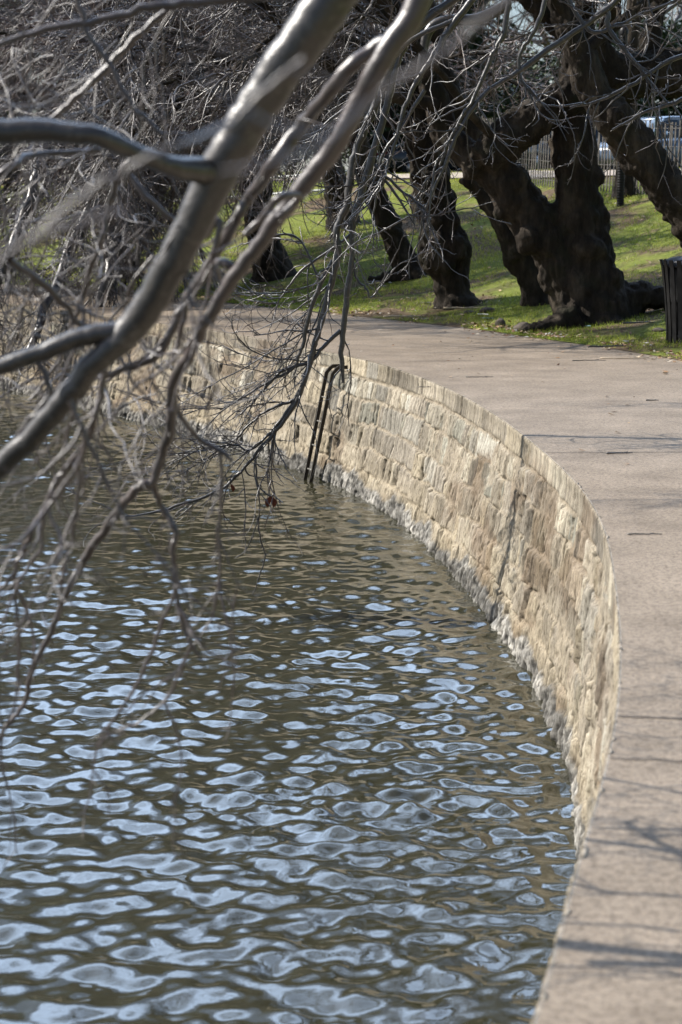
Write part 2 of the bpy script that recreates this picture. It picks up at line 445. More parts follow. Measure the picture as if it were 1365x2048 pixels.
    Q = np.stack([ids[:-1, :-1], ids[:-1, 1:], ids[1:, 1:], ids[1:, :-1]], -1).reshape(-1, 4)
    mesh('coping', W, Q[:, ::-1], None, m, root, True, cc.reshape(-1, 3))
seawall()

# ------------------------------------------------------------------ ladder on the wall
def ladder():
    LM = simple('ladder_iron', (.016, .013, .009), (.040, .033, .024), 25, .75, .3, spec=.4)
    RM = simple('galvanised_rung', (.12, .115, .10), (.20, .19, .17), 30, .5, .2, metal=.3)
    g = G(660, 735, -.12); s0, _ = sd(g[0], g[1]); s0 -= .0
    root = thing('ladder', 'narrow dark iron ladder fixed to the sea wall, its foot in the water', 'ladder', at(s0, -.3, WZ).tolist())
    o0 = np.array(root.location)
    for q_ in (-.095, .095):
        pr = [(.02, -.115), (-.10, -.115), (-.128, -.135)]
        a = [at(s0 + q_, d_, z_) for d_, z_ in pr] + [at(s0 + q_, -.13 - .28 * (-z_) / 1.3, z_) for z_ in (-.18, -.5, -.9, -1.3, -1.55)]
        a = np.array(a) - o0
        mb = MB()
        # flat bar: rectangular section swept
        V = []; tx, ty, _z = (at(s0 + .1) - at(s0)) / .1
        t_ = np.array([tx, ty, 0]); nn_ = np.array([ty, -tx, 0])
        for i, p in enumerate(a):
            dr = nrm(a[min(i + 1, len(a) - 1)] - a[max(i - 1, 0)]); w2 = np.cross(t_, dr)
            for e, f in ((-1, -1), (1, -1), (1, 1), (-1, 1)): V.append(p + t_ * .010 * e + w2 * .019 * f)
        n = len(a); Q = [[i * 4 + j, i * 4 + (j + 1) % 4, i * 4 + 4 + (j + 1) % 4, i * 4 + 4 + j] for i in range(n - 1) for j in range(4)] + [[0, 1, 2, 3], [n * 4 - 4, n * 4 - 3, n * 4 - 2, n * 4 - 1]]
        mb.add(V, Q); mb.build('rail', LM, root, False)
    for z_ in (-.43, -.68, -.93, -1.18):
        d_ = -.13 - .28 * (-z_) / 1.3
        mb = MB(); mb.tube([at(s0 - .084, d_, z_) - o0, at(s0 + .084, d_, z_) - o0], .008, 8); mb.build('rung', RM, root)
    return s0
s_lad = ladder()

# ------------------------------------------------------------------ branch machinery
def walk(start, dirn, length, n, r0, r1, wiggle, grav, rg, curl=.0, knot=.12, target=None):
    """vectorised random walk; grav: per path z pull (negative droops)"""
    M = len(start); Pp = np.zeros((M, n, 3)); d = nrm(dirn.copy()); p = start.copy()
    step = (length / (n - 1))[:, None]; ax = rg.normal(size=(M, 3)) * curl
    for i in range(n):
        Pp[:, i] = p
        d = nrm(d + rg.normal(size=(M, 3)) * wiggle + np.cross(ax, d) + np.stack([0 * grav, 0 * grav, grav], 1))
        p = p + d * step
    t = np.linspace(0, 1, n)[None]
    R = (r0[:, None] * (1 - t) ** .8 + r1[:, None] * t ** 1.0) * (1 + knot * rg.normal(size=(M, n)))
    return Pp, np.maximum(R, r1[:, None] * .5)
def spawn(par, n, rg, ln, ang=(.5, 1.0), r=(.003, .005), wiggle=.18, grav=(-.05, .05), nseg=6, curl=.06, bias=(0, 0, 0), tmin=.1, tmax=1.0, knot=.12):
    """par: list of (P (M,N,3), R (M,N))"""
    A = []; B = []; Rr = []
    for Pp, R in par:
        A.append(Pp[:, :-1].reshape(-1, 3)); B.append(Pp[:, 1:].reshape(-1, 3))
        tt = np.linspace(0, 1, Pp.shape[1] - 1); w = ((tt >= tmin) & (tt <= tmax)).astype(float)
        Rr.append(np.stack([R[:, :-1].ravel(), np.tile(w, len(Pp))], 1))
    A = np.concatenate(A); B = np.concatenate(B); Rr = np.concatenate(Rr)
    w = np.linalg.norm(B - A, axis=1) * Rr[:, 1]; w /= w.sum()
    i = rg.choice(len(A), n, p=w); u = rg.random(n)[:, None]
    p = A[i] * (1 - u) + B[i] * u; t = nrm(B[i] - A[i])
    pr = nrm(np.cross(t, rg.normal(size=(n, 3)))); a = rg.uniform(*ang, n)[:, None]
    d = nrm(t * np.cos(a) + pr * np.sin(a) + np.array(bias))
    r0 = np.minimum(rg.uniform(*r, n), Rr[i, 0] * .85)
    L_ = rg.uniform(*ln, n) * (r0 / r[1]) ** .3
    return walk(p, d, L_, nseg, r0, r0 * .38, wiggle, rg.uniform(*grav, n), rg, curl, knot)
def tubes_mesh(name, sets, m, parent, ks):
    mb = MB()
    for (Pp, R), k in zip(sets, ks):
        V, Q = tubes(Pp, R, k); mb.add(V, Q)
    return mb.build(name, m, parent)
def traced(spec, per=5, jit=.0, rg=rng, Ydef=4.5):
    """spec: list of (x, y, widthpx[, Y]) -> P (1,N,3), R"""
    a = np.array([list(q_) + ([Ydef] if len(q_) == 3 else []) for q_ in spec], float)
    a = crom(a, per)
    if jit: a[1:-1, :2] += rg.normal(0, jit, (len(a) - 2, 2))
    pp = np.array([P(x, y, Y) for x, y, w, Y in a]); rr = np.maximum(a[:, 2], 1.0) * a[:, 3] / F / 2 * (1 + np.where(a[:, 2] > 38, .012, .055) * rg.normal(size=len(a)))
    return pp[None], rr[None]

# ------------------------------------------------------------------ near cherry tree reaching over the water
def near_tree():
    rg = np.random.default_rng(21)
    base = np.array([3.75, 5.2, .05]); base[2] = gz(base[0], base[1]) - .05
    root = thing('cherry_tree', 'nearest cherry tree, thick glossy limb slanting down over the water, blurred', 'tree', base.tolist(), group=None)
    W = lambda pl: [(np.asarray(a) - base, r_) for a, r_ in pl]
    # trunk on the bank, out of the picture to the right
    tp = crom(np.array([[3.75, 5.2, base[2] - .1, .26], [3.6, 5.1, .6, .19], [3.2, 4.9, 1.5, .165], [2.75, 4.75, 2.35, .15], [2.3, 4.65, 2.85, .13]]), 8)
    tr = (tp[None, :, :3], tp[None, :, 3])
    tubes_mesh('trunk', W([tr]), BARK_O, root, [24])
    limbs = []; big = []
    A0 = P(700, -60, 4.3)
    lk = crom(np.array([[2.3, 4.65, 2.85, .13], [1.5, 4.5, 3.0, .085], [.8, 4.35, 2.75, .07], [.35, 4.25, 2.45, .062], [*A0, .056]]), 6)
    big.append((lk[None, :, :3], lk[None, :, 3]))
    A = traced([(700, -60, 96, 4.3), (620, 60, 91, 4.3), (545, 170, 84, 4.32), (478, 275, 82, 4.33), (432, 352, 79, 4.34), (385, 450, 72, 4.35), (330, 555, 67, 4.37), (270, 650, 63, 4.4), (205, 712, 51, 4.4), (130, 800, 48, 4.42), (60, 880, 44, 4.45), (-40, 975, 43, 4.5), (-160, 1100, 34, 4.55)], 6, 2)
    big.append(A)
    big.append(traced([(262, 664, 44, 4.4), (180, 672, 40, 4.4), (90, 702, 36, 4.4), (0, 735, 34, 4.4), (-100, 760, 28, 4.4)], 5, 1.5))
    B0 = P(850, -60, 4.8)
    lk = crom(np.array([[1.5, 4.5, 3.0, .08], [1.0, 4.6, 2.9, .05], [.5, 4.6, 2.6, .036], [*B0, .034]]), 6)
    big.append((lk[None, :, :3], lk[None, :, 3]))
    B = traced([(850, -60, 49, 4.80), (830, 20, 48, 4.80), (765, 118, 44, 4.80), (720, 200, 41, 4.83), (666, 300, 39, 4.86), (604, 375, 37, 4.89), (556, 437, 32, 4.92), (505, 505, 30, 4.95), (457, 571, 29, 4.98), (421, 630, 25, 5.00), (384, 700, 25, 5.03), (345, 774, 25, 5.09), (343, 848, 22, 5.12), (322, 918, 21, 5.15), (305, 966, 18, 5.15)], 5, 1.5)
    limbs.append(B)
    limbs.append(traced([(305, 966, 20, 5.15), (273, 980, 19, 5.15), (219, 1048, 18, 5.25), (168, 1122, 16, 5.3), (145, 1165, 15, 5.3), (121, 1216, 13, 5.3), (105, 1262, 13, 5.3), (66, 1340, 11, 5.3), (51, 1403, 10, 5.3), (23, 1442, 9, 5.3), (-10, 1490, 8, 5.3)], 5, 1.5))
    limbs.append(traced([(307, 968, 14, 5.15), (320, 1005, 13, 5.2), (352, 1067, 14, 5.2), (346, 1095, 13, 5.2), (348, 1141, 11, 5.2), (353, 1188, 10, 5.2), (367, 1247, 9, 5.2), (381, 1286, 7, 5.2), (406, 1325, 4, 5.2)], 5, 1.5))
    limbs.append(traced([(346, 800, 13, 5.1), (367, 840, 12, 5.2), (398, 876, 11, 5.3), (441, 901, 10, 5.3), (466, 922, 7, 5.3)], 5, 1))
    limbs.append(traced([(441, 901, 8, 5.3), (445, 954, 7, 5.3), (441, 1012, 7, 5.3), (439, 1071, 6, 5.3), (441, 1130, 6, 5.3), (426, 1227, 5, 5.3), (408, 1258, 3, 5.3)], 5, 1))
    limbs.append(traced([(800, 62, 20, 4.8), (750, 96, 28, 4.85), (700, 135, 30, 4.85), (650, 195, 28, 4.9), (600, 255, 28, 5), (549, 325, 28, 5), (505, 384, 24, 5.1), (476, 432, 22, 5.1), (446, 487, 24, 5.2), (413, 538, 22, 5.2), (380, 589, 22, 5.3), (359, 629, 20, 5.3), (329, 695, 18, 5.3), (300, 720, 17, 5.3), (245, 738, 14, 5.3), (200, 762, 10, 5.3)], 5, 1.5))
    limbs.append(traced([(556, 437, 18, 4.8), (600, 395, 14, 4.8), (560, 395, 16, 4.7), (520, 440, 15, 4.8), (490, 470, 12, 4.8)], 4, 1))
    limbs.append(traced([(410, 475, 14, 5), (440, 440, 14, 5), (430, 500, 14, 5), (400, 560, 13, 5.05), (375, 600, 12, 5.1), (365, 655, 11, 5.2), (345, 720, 9, 5.2)], 5, 1.5))
    big.append(traced([(432, 345, 60, 4.34), (340, 332, 42, 4.2), (270, 305, 38, 4.15), (200, 274, 40, 4.1), (100, 262, 46, 4.1), (-30, 262, 50, 4.1), (-150, 250, 48, 4.1)], 5, 1.5))
    limbs.append(traced([(430, -30, 14, 5.35), (325, 28, 14, 5.35), (235, 115, 14, 5.35), (150, 200, 13, 5.35), (95, 240, 11, 5.35), (20, 290, 8, 5.35)], 5, 2))
    limbs.append(traced([(150, -30, 11, 5.15), (175, 65, 10, 5.15), (220, 130, 10, 5.15), (265, 210, 10, 5.15), (325, 268, 8, 5.15)], 5, 2))
    limbs.append(traced([(260, 350, 11, 5.35), (300, 400, 11, 5.35), (360, 452, 9, 5.40)], 5, 2))
    limbs.append(traced([(640, -20, 20, 5.15), (425, 3, 18, 5.15), (300, 14, 18, 5.15), (200, 40, 15, 5.15), (90, 60, 13, 5.15), (-30, 100, 11, 5.15)], 5, 2))
    limbs.append(traced([(270, 300, 12, 5.55), (245, 340, 12, 5.55), (220, 415, 11, 5.65), (200, 490, 11, 5.65), (170, 580, 11, 5.75), (145, 650, 10, 5.85), (120, 720, 8, 5.95), (60, 800, 6, 5.95)], 5, 2))
    limbs.append(traced([(210, 740, 14, 4.8), (203, 794, 14, 4.8), (184, 856, 13, 4.8), (148, 919, 13, 4.9), (113, 966, 13, 4.9), (90, 1012, 12, 4.9), (51, 1091, 12, 5), (31, 1137, 10, 5), (-5, 1190, 8, 5)], 5, 2))
    limbs.append(traced([(160, 940, 9, 4.6), (145, 1067, 9, 4.6), (133, 1110, 8, 4.6), (125, 1169, 7, 4.6), (118, 1240, 5, 4.6)], 5, 2))
    limbs.append(traced([(353, 1130, 8, 5), (351, 1177, 8, 5), (324, 1247, 8, 5), (297, 1317, 8, 5), (266, 1384, 7, 5), (230, 1434, 6, 5), (195, 1493, 4, 5)], 5, 1.5))
    limbs.append(traced([(383, 1285, 7, 4.8), (359, 1348, 7, 4.8), (336, 1395, 7, 4.8), (281, 1442, 6, 4.8), (230, 1466, 4, 4.8)], 5, 1.5))
    limbs.append(traced([(60, 700, 16, 4.6), (100, 780, 12, 4.6), (60, 840, 10, 4.6), (20, 900, 9, 4.6)], 5, 2))
    limbs.append(traced([(140, 800, 10, 4.3), (170, 900, 10, 4.3), (100, 1010, 9, 4.3), (40, 1080, 9, 4.2), (-20, 1110, 8, 4.2)], 5, 2))
    limbs.append(traced([(90, 1010, 9, 4.9), (80, 1100, 8, 4.9), (30, 1180, 8, 4.9), (40, 1290, 7, 4.9), (30, 1400, 6, 4.9), (5, 1480, 5, 4.9)], 5, 2))
    limbs.append(traced([(20, 520, 16, 5.05), (110, 590, 14, 5.15), (160, 650, 12, 5.25), (230, 690, 10, 5.35)], 5, 2))
    limbs.append(traced([(-20, 360, 18, 5.35), (30, 330, 16, 5.35), (60, 310, 12, 5.45), (200, 300, 10, 5.55)], 4, 1))
    limbs.append(traced([(440, 560, 14, 5.2), (430, 530, 16, 5.1), (450, 525, 18, 5.0), (470, 545, 18, 5.0), (463, 575, 15, 5.0)], 4, 0))
    # very near twigs, far out of focus
    vn_ = [traced([(1040, -20, 15, 1.7), (940, 60, 15, 1.7), (850, 130, 14, 1.7), (760, 190, 14, 1.7), (640, 290, 13, 1.65), (540, 325, 13, 1.6), (440, 345, 10, 1.6)], 5, 3),
           traced([(610, 120, 16, 2.1), (520, 190, 15, 2.1), (460, 250, 14, 2.1), (360, 290, 13, 2.0), (260, 335, 12, 2.0), (170, 390, 11, 2.0), (60, 480, 9, 2.0)], 5, 3),
           traced([(250, 425, 13, 1.8), (130, 455, 13, 1.8), (20, 500, 12, 1.8), (-40, 540, 10, 1.8)], 5, 3)]
    lead = crom(np.array([[*P(1040, -20, 1.7), .0033], [.8, 2.2, 2.3, .008], [1.7, 3.6, 2.9, .03], [2.3, 4.65, 2.85, .05]]), 6)
    vn_.append((lead[None, :, :3], lead[None, :, 3]))
    # limbs above the frame: their twigs are mirrored in the water and shade the path
    st = np.tile(np.array([[2.0, 4.6, 2.95]]), (5, 1)); dr = np.array([[.1, .9, .65], [.5, -.3, .9], [.3, 1.0, .7], [.6, .5, 1], [.2, -.8, 1]])
    up = walk(st, dr, np.array([4.0, 3.6, 4.2, 2.5, 2.5]), 12, np.full(5, .06), np.full(5, .012), .10, np.full(5, -.02), rg, .02)
    keep = [up]
    u1 = spawn(keep, 60, rg, (.6, 1.6), (.4, 1.0), (.008, .014), .15, (-.05, .08), 8, bias=(.1, .1, .15)); 
    u2 = spawn([u1, up], 320, rg, (.25, .8), (.4, 1.1), (.003, .005), .2, (-.05, .05), 6)
    def inview_low(s_):   # keep the extra twigs out of the camera's way
        pp, rr = s_; Yd = pp[..., 1]; top = 1.6 + Yd * .1 + .05
        ok = ((pp[..., 2] > top) | (np.abs(pp[..., 0]) > Yd * .171 + .1)).all(1); return pp[ok], rr[ok]
    up, u1, u2 = inview_low(up), inview_low(u1), inview_low(u2)
    big_k = [28] * len(big)
    crown = limbs
    l1 = spawn([l for l in limbs] + big[1:3], 74, rg, (.15, .52), (.35, .9), (.0028, .0050), .20, (-.13, .0), 10, curl=.05, bias=(-.12, 0, -.30))
    okx = (l1[0][:, :, 0] < (505 - 682.5) / F * l1[0][:, :, 1]).all(1); l1 = (l1[0][okx], l1[1][okx])
    l2 = spawn([l1] + limbs, 230, rg, (.06, .26), (.4, 1.0), (.0014, .0024), .24, (-.08, .08), 8, curl=.10, bias=(-.05, 0, -.1))
    l3 = spawn([l1, l2] + limbs, 620, rg, (.012, .04), (.6, 1.2), (.0013, .0022), .1, (-.02, .1), 3, knot=.3)
    # a left-hand curtain of thin twigs, as dense as the photo's
    cs_ = np.array([P(rg.uniform(-40, 320), rg.uniform(-30, 800), rg.uniform(5.3, 7.6)) for _ in range(110)])
    l4 = walk(cs_, rg.normal(size=(110, 3)) * .5 + [-.35, .0, -.6], rg.uniform(.25, .7, 110), 12, rg.uniform(.0022, .0042, 110), np.full(110, .0012), .20, rg.uniform(-.1, .02, 110), rg, .05)
    l5 = spawn([l4], 330, rg, (.06, .22), (.4, 1.0), (.0013, .0024), .24, (-.08, .08), 7, curl=.1)
    v1 = spawn(vn_, 12, rg, (.08, .3), (.3, .8), (.002, .004), .2, (-.1, .05), 6, bias=(-.1, 0, -.1))
    tubes_mesh('limb', W(big), BARK_Y, root, big_k)
    sets = limbs + vn_ + [up, u1, u2, l1, l2, l3, l4, l5, v1]
    ks = [12] * len(limbs) + [10] * len(vn_) + [8, 5, 3, 6, 5, 4, 6, 4, 6]
    tubes_mesh('crown', W(sets), TWIG, root, ks)
near_tree()

# ------------------------------------------------------------------ middle cherry tree: sharp twigs hanging in front of the ladder
def middle_tree():
    rg = np.random.default_rng(5)
    base = np.array([5.6, 14.2, 0]); base[2] = gz(base[0], base[1]) - .05
    root = thing('cherry_tree', 'cherry tree whose sharply focused twigs hang before the iron ladder', 'tree', base.tolist())
    W = lambda pl: [(np.asarray(a) - base, r_) for a, r_ in pl]
    tp = crom(np.array([[*base[:2], base[2] - .1, .42], [5.5, 14.2, .9, .27], [5.0, 14.2, 2.0, .24], [4.3, 14.1, 3.0, .2], [3.5, 14.0, 3.7, .16]]), 8)
    tubes_mesh('trunk', W([(tp[None, :, :3], tp[None, :, 3])]), BARK_O, root, [24])
    D = 14.0; lim = []
    for a, b in (((3.5, 14, 3.7, .15), (870, -20)), ((3.5, 14, 3.7, .1), (950, -30))):
        e = P(b[0], b[1], D)
        lk = crom(np.array([list(a), [2.4, 14, 4.0, .08], [1.4, 14, 3.75, .05], [*e, .030]]), 6); lim.append((lk[None, :, :3], lk[None, :, 3]))
    T = lambda pts_, j=1.0: lim.append(traced([(x, y, w * 1.0, D) for x, y, w in pts_], 5, j, rg))
    T([(870, -20, 18), (800, 100, 17), (760, 190, 16), (735, 250, 16), (713, 300, 15), (703, 344, 15), (692, 410, 15), (673, 461, 15), (677, 505, 14), (666, 556, 13), (651, 615, 13), (634, 672, 12), (624, 713, 12), (605, 774, 11), (579, 825, 10), (530, 887, 8), (490, 935, 6), (455, 972, 4)])
    T([(950, -30, 18), (850, 40, 16), (800, 110, 15), (775, 210, 14), (749, 300, 14), (728, 373, 14), (714, 421, 14), (703, 461, 12), (705, 505, 11), (699, 556, 12), (692, 622, 12), (686, 670, 11), (684, 728, 9), (687, 766, 6)])
    T([(666, 520, 9), (640, 571, 9), (618, 630, 9), (607, 688, 8), (602, 700, 7), (583, 740, 6), (528, 769, 5), (480, 800, 4), (440, 820, 2)])
    T([(682, 661, 8), (651, 690, 8), (622, 722, 7), (560, 745, 6), (520, 790, 5), (480, 830, 3)])
    T([(590, 800, 7), (560, 810, 6), (520, 830, 5), (470, 880, 4), (430, 905, 3)])
    T([(600, 780, 7), (555, 850, 6), (500, 900, 5), (470, 890, 4), (400, 900, 4), (340, 930, 2)])
    T([(480, 945, 7), (456, 969, 6), (405, 995, 6), (338, 1015, 6), (277, 1030, 4), (210, 1035, 2)])
    T([(511, 912, 4), (515, 960, 4), (520, 1000, 3), (518, 1060, 3), (530, 1110, 3), (520, 1150, 2.5), (505, 1190, 2)], .8)
    T([(515, 965, 3), (524, 980, 3), (536, 990, 3), (542, 992, 3)], .4)
    T([(519, 1030, 2.5), (506, 1070, 2.5), (492, 1100, 2), (470, 1118, 1.5)], .6)
    T([(700, 470, 6), (660, 500, 5), (600, 545, 5), (560, 600, 3), (545, 640, 2)])
    T([(705, 520, 6), (716, 560, 5), (735, 580, 4), (742, 595, 3), (770, 560, 2), (790, 535, 2)])
    T([(640, 560, 5), (600, 480, 4), (560, 470, 4), (500, 480, 2)])
    # branches sweeping in from the upper right
    D = 13.6
    T([(1260, -30, 13), (1212, 20, 13), (1132, 75, 12), (1042, 140, 10), (967, 190, 9), (920, 260, 8), (890, 330, 6), (850, 420, 5), (840, 470, 3)])
    T([(1420, 95, 10), (1340, 120, 9), (1272, 165, 8), (1200, 200, 6), (1140, 215, 4)])
    T([(1215, 20, 10), (1220, 60, 10), (1255, 105, 9), (1290, 150, 7), (1330, 200, 4)])
    T([(1100, -30, 10), (1070, 60, 9), (1040, 110, 7), (1045, 160, 6), (1075, 190, 4), (1110, 180, 3)])
    T([(1020, -30, 12), (1010, 60, 11), (985, 110, 9), (950, 190, 8), (905, 270, 6), (880, 330, 4)])
    T([(1420, 180, 9), (1365, 200, 8), (1290, 225, 6), (1225, 260, 4)])
    T([(960, -20, 14), (905, 50, 13), (860, 120, 11), (815, 200, 9), (790, 290, 7), (760, 370, 5), (745, 440, 3)])
    T([(1120, -30, 9), (1180, 60, 8), (1235, 50, 7), (1300, 20, 5), (1365, 0, 4)])
    T([(910, 40, 10), (840, 70, 9), (770, 130, 8), (700, 210, 7), (640, 260, 5), (600, 330, 3)])
    T([(850, 180, 8), (800, 260, 7), (760, 330, 6), (800, 400, 5), (830, 450, 3)])
    T([(750, 330, 7), (790, 370, 6), (840, 410, 5), (862, 440, 3)])
    lk = crom(np.array([[3.5, 14, 3.7, .12], [2.6, 13.7, 3.6, .05], [*P(1260, -30, 13.6), .024]]), 6); lim.append((lk[None, :, :3], lk[None, :, 3]))
    low = [l for l in lim[2:9]]
    f1 = spawn(lim[4:9], 70, rg, (.3, 1.3), (.3, .9), (.003, .006), .10, (-.06, .03), 16, curl=.05, bias=(-.6, 0, -.05))
    def nowater(s_, lo=WZ + .35):
        ok = (s_[0][:, :, 2] > lo).all(1) & ((s_[0][:, -1, 0] < .35) | (s_[0][:, -1, 2] > .9)); return s_[0][ok], s_[1][ok]
    f1 = nowater(f1)
    f2 = nowater(spawn([f1] + lim[4:9], 270, rg, (.12, .5), (.35, 1.0), (.0028, .005), .13, (-.06, .08), 12, curl=.07, bias=(-.25, 0, .0)))
    f3 = nowater(spawn([f1, f2], 420, rg, (.06, .25), (.3, .9), (.0022, .0035), .16, (-.03, .06), 7, curl=.08))
    g1 = spawn(lim[2:4] + lim[12:], 130, rg, (.25, .9), (.35, 1.0), (.0045, .008), .16, (-.10, .05), 12, curl=.05, bias=(-.1, 0, -.15))
    g2 = spawn([g1] + lim[2:4] + lim[12:], 480, rg, (.10, .4), (.35, 1.0), (.003, .005), .2, (-.05, .08), 8, curl=.08)
    okf = lambda s_: (s_[0][((s_[0][:, :, 2] > .9) | (s_[0][:, :, 0] < .1)).all(1)], s_[1][((s_[0][:, :, 2] > .9) | (s_[0][:, :, 0] < .1)).all(1)])
    g1, g2 = okf(nowater(g1)), okf(nowater(g2))
    sp_ = spawn([f1, f2, g1, g2] + lim[2:], 2000, rg, (.018, .05), (.6, 1.2), (.0028, .0045), .1, (-.02, .1), 3, knot=.4)
    # crown above the frame, leaning over the path and the water
    st = np.tile(np.array([[3.4, 14.0, 3.75]]), (7, 1)); dr = np.array([[-1, .15, .25], [-1, .7, .35], [-1, -.6, .4], [-.5, 1, .8], [0, .2, 1], [.8, .4, .8], [-.4, -1, .7]])
    up = walk(st, dr, np.array([4.7, 4.7, 4.7, 4.2, 3.5, 3, 4.2]), 14, np.full(7, .10), np.full(7, .015), .09, np.full(7, -.015), rg, .015)
    up = (np.maximum(up[0], np.array([-99, -99, 3.3]) ), up[1])
    hi = walk(np.tile(np.array([[3.2, 14.0, 3.9]]), (8, 1)), np.array([[-1, .1, .55], [-1, .45, .6], [-1, -.35, .6], [-1, .8, .65], [-1, -.7, .7], [-.8, .1, .8], [-1, .25, .75], [-.7, 1, .7]]), np.full(8, 8.0), 18, np.full(8, .06), np.full(8, .010), .06, np.full(8, -.004), rg, .012)
    a1 = spawn([up, hi, hi], 300, rg, (.6, 1.8), (.4, 1.0), (.007, .016), .12, (-.03, .06), 9, bias=(-.1, 0, .2))
    a2 = spawn([a1, hi, hi], 2200, rg, (.3, 1.0), (.4, 1.1), (.004, .008), .18, (-.05, .05), 7)
    a3 = spawn([a2], 1200, rg, (.1, .4), (.4, 1.1), (.003, .004), .18, (-.05, .05), 5)
    def above(s_):
        top = 1.6 + s_[0][..., 1] * .1 - .25; ok = (s_[0][..., 2] > top).all(1); return s_[0][ok], s_[1][ok]
    a1, a2, a3 = above(a1), above(a2), above(a3)
    sets = lim + [f1, g1, up, hi, a1]; tubes_mesh('limb', W(sets), BARK_Y, root, [8] * len(lim) + [6, 6, 8, 8, 6])
    tubes_mesh('crown', W([f2, f3, g2, sp_, a2, a3]), TWIG, root, [5, 4, 5, 3, 3, 3])
    # dead leaves still hanging
    LM = simple('dead_leaf', (.10, .022, .012), (.20, .06, .03), 40, .6, .3, spec=.3)
    for (x, y, lab, n, sc_) in ((542, 992, 'shrivelled red brown leaf hanging alone above the water near the ladder foot', 2, 1.0), (462, 968, 'small curled brown leaf caught in the twig spray over the water', 1, .7)):
        p0 = P(x, y, 14.0); rt = thing('dead_leaf', lab, 'leaf', p0.tolist())
        mb = MB()
        for j in range(n):
            L_ = .085 * sc_; sgn = -1 if j else 1; V = []; nn_ = 9
            for i in range(nn_):
                u = i / (nn_ - 1); w = .020 * sc_ * math.sin(PI * min(1, u * 1.05)) ** .8 + .001
                cx = sgn * (.004 + .020 * math.sin(u * 2.2)) * sc_; z = -u * L_
                V += [(cx - w, .010 * u, z), (cx, .010 * u - .008 * math.sin(u * 3), z), (cx + w, .012 * u, z)]
            Q = [[i * 3 + k, i * 3 + k + 1, i * 3 + 4 + k, i * 3 + 3 + k] for i in range(nn_ - 1) for k in (0, 1)]
            mb.add(V, Q)
        mb.build('blade', LM, rt)
        ms = MB(); ms.tube([(0, 0, .012), (0, 0, -.004)], .0014, 5); ms.build('stalk', TWIG_RED, rt)
middle_tree()

# ------------------------------------------------------------------ old gnarled trunks
def gnarl(name, stems, root, base, burls=(), voxel=.024, amp=1.0, seed=1, roots=()):
    """stems: lists of (point, radius) rows fused by a voxel remesh, then roughened"""
    mb = MB()
    for st in stems:
        a = crom(np.array(st, float), 7); mb.tube(a[:, :3] - base, a[:, 3], 20)
    for (c, r_) in burls:
        c = np.array(c) - base; n = 10
        V = [c + r_ * np.array([math.sin(PI * i / n) * math.cos(2 * PI * j / 14), math.sin(PI * i / n) * math.sin(2 * PI * j / 14), math.cos(PI * i / n)]) for i in range(1, n) for j in range(14)]
        Q = [[i * 14 + j, (i + 1) * 14 + j, (i + 1) * 14 + (j + 1) % 14, i * 14 + (j + 1) % 14] for i in range(n - 2) for j in range(14)]
        V += [c + [0, 0, r_], c - [0, 0, r_]]; k = len(V)
        T = [[k - 2, j, (j + 1) % 14] for j in range(14)] + [[k - 1, (n - 2) * 14 + (j + 1) % 14, (n - 2) * 14 + j] for j in range(14)]
        mb.add(V, Q, T)
    o = mb.build(name, BARK_O, root)
    md = o.modifiers.new('r', 'REMESH'); md.mode = 'VOXEL'; md.voxel_size = voxel; md.use_smooth_shade = True
    ms = o.modifiers.new('s', 'SMOOTH'); ms.iterations = 5; ms.factor = .6
    dg = bpy.context.evaluated_depsgraph_get(); me = bpy.data.meshes.new_from_object(o.evaluated_get(dg))
    o.modifiers.clear(); old = o.data; o.data = me; me.name = name; bpy.data.meshes.remove(old)
    n = len(me.vertices); V = np.zeros(n * 3, np.float32); me.vertices.foreach_get('co', V); V = V.reshape(-1, 3)
    Nn = np.zeros(n * 3, np.float32); me.vertices.foreach_get('normal', Nn); Nn = Nn.reshape(-1, 3)
    lump = np.abs(fbm(V * 3.2, seed, 2) - .5) * 2; kn = fbm(V * 8, seed + 3, 2)
    knob = np.clip((vn(V * 6.5, seed + 5) - .62) / .3, 0, 1)
    ridge = np.abs(vn(V * np.array([16, 16, 3.0]), seed + 7) - .5) * 2
    d = amp * (.07 * (lump - .2) + .06 * (kn - .5) + .06 * knob * vn(V * 1.1, seed + 9) - .03 * (1 - ridge) + .045 * (fbm(V * np.array([20, 20, 9]), seed + 11, 3) - .5))
    V = V + Nn * d[:, None]
    me.vertices.foreach_set('co', V.astype(np.float32).ravel())
    if not me.materials: me.materials.append(BARK_O)
    me.polygons.foreach_set('use_smooth', np.ones(len(me.polygons), bool)); me.update()
    return o
def st(spec, Y):
    """photo pixels + width -> world rows at depth Y (or per row depth)"""
    out = []
    for q_ in spec:
        x, y, w = q_[:3]; Yq = q_[3] if len(q_) > 3 else Y
        p = P(x, y, Yq); out.append([*p, w * Yq / F / 2])
    return out
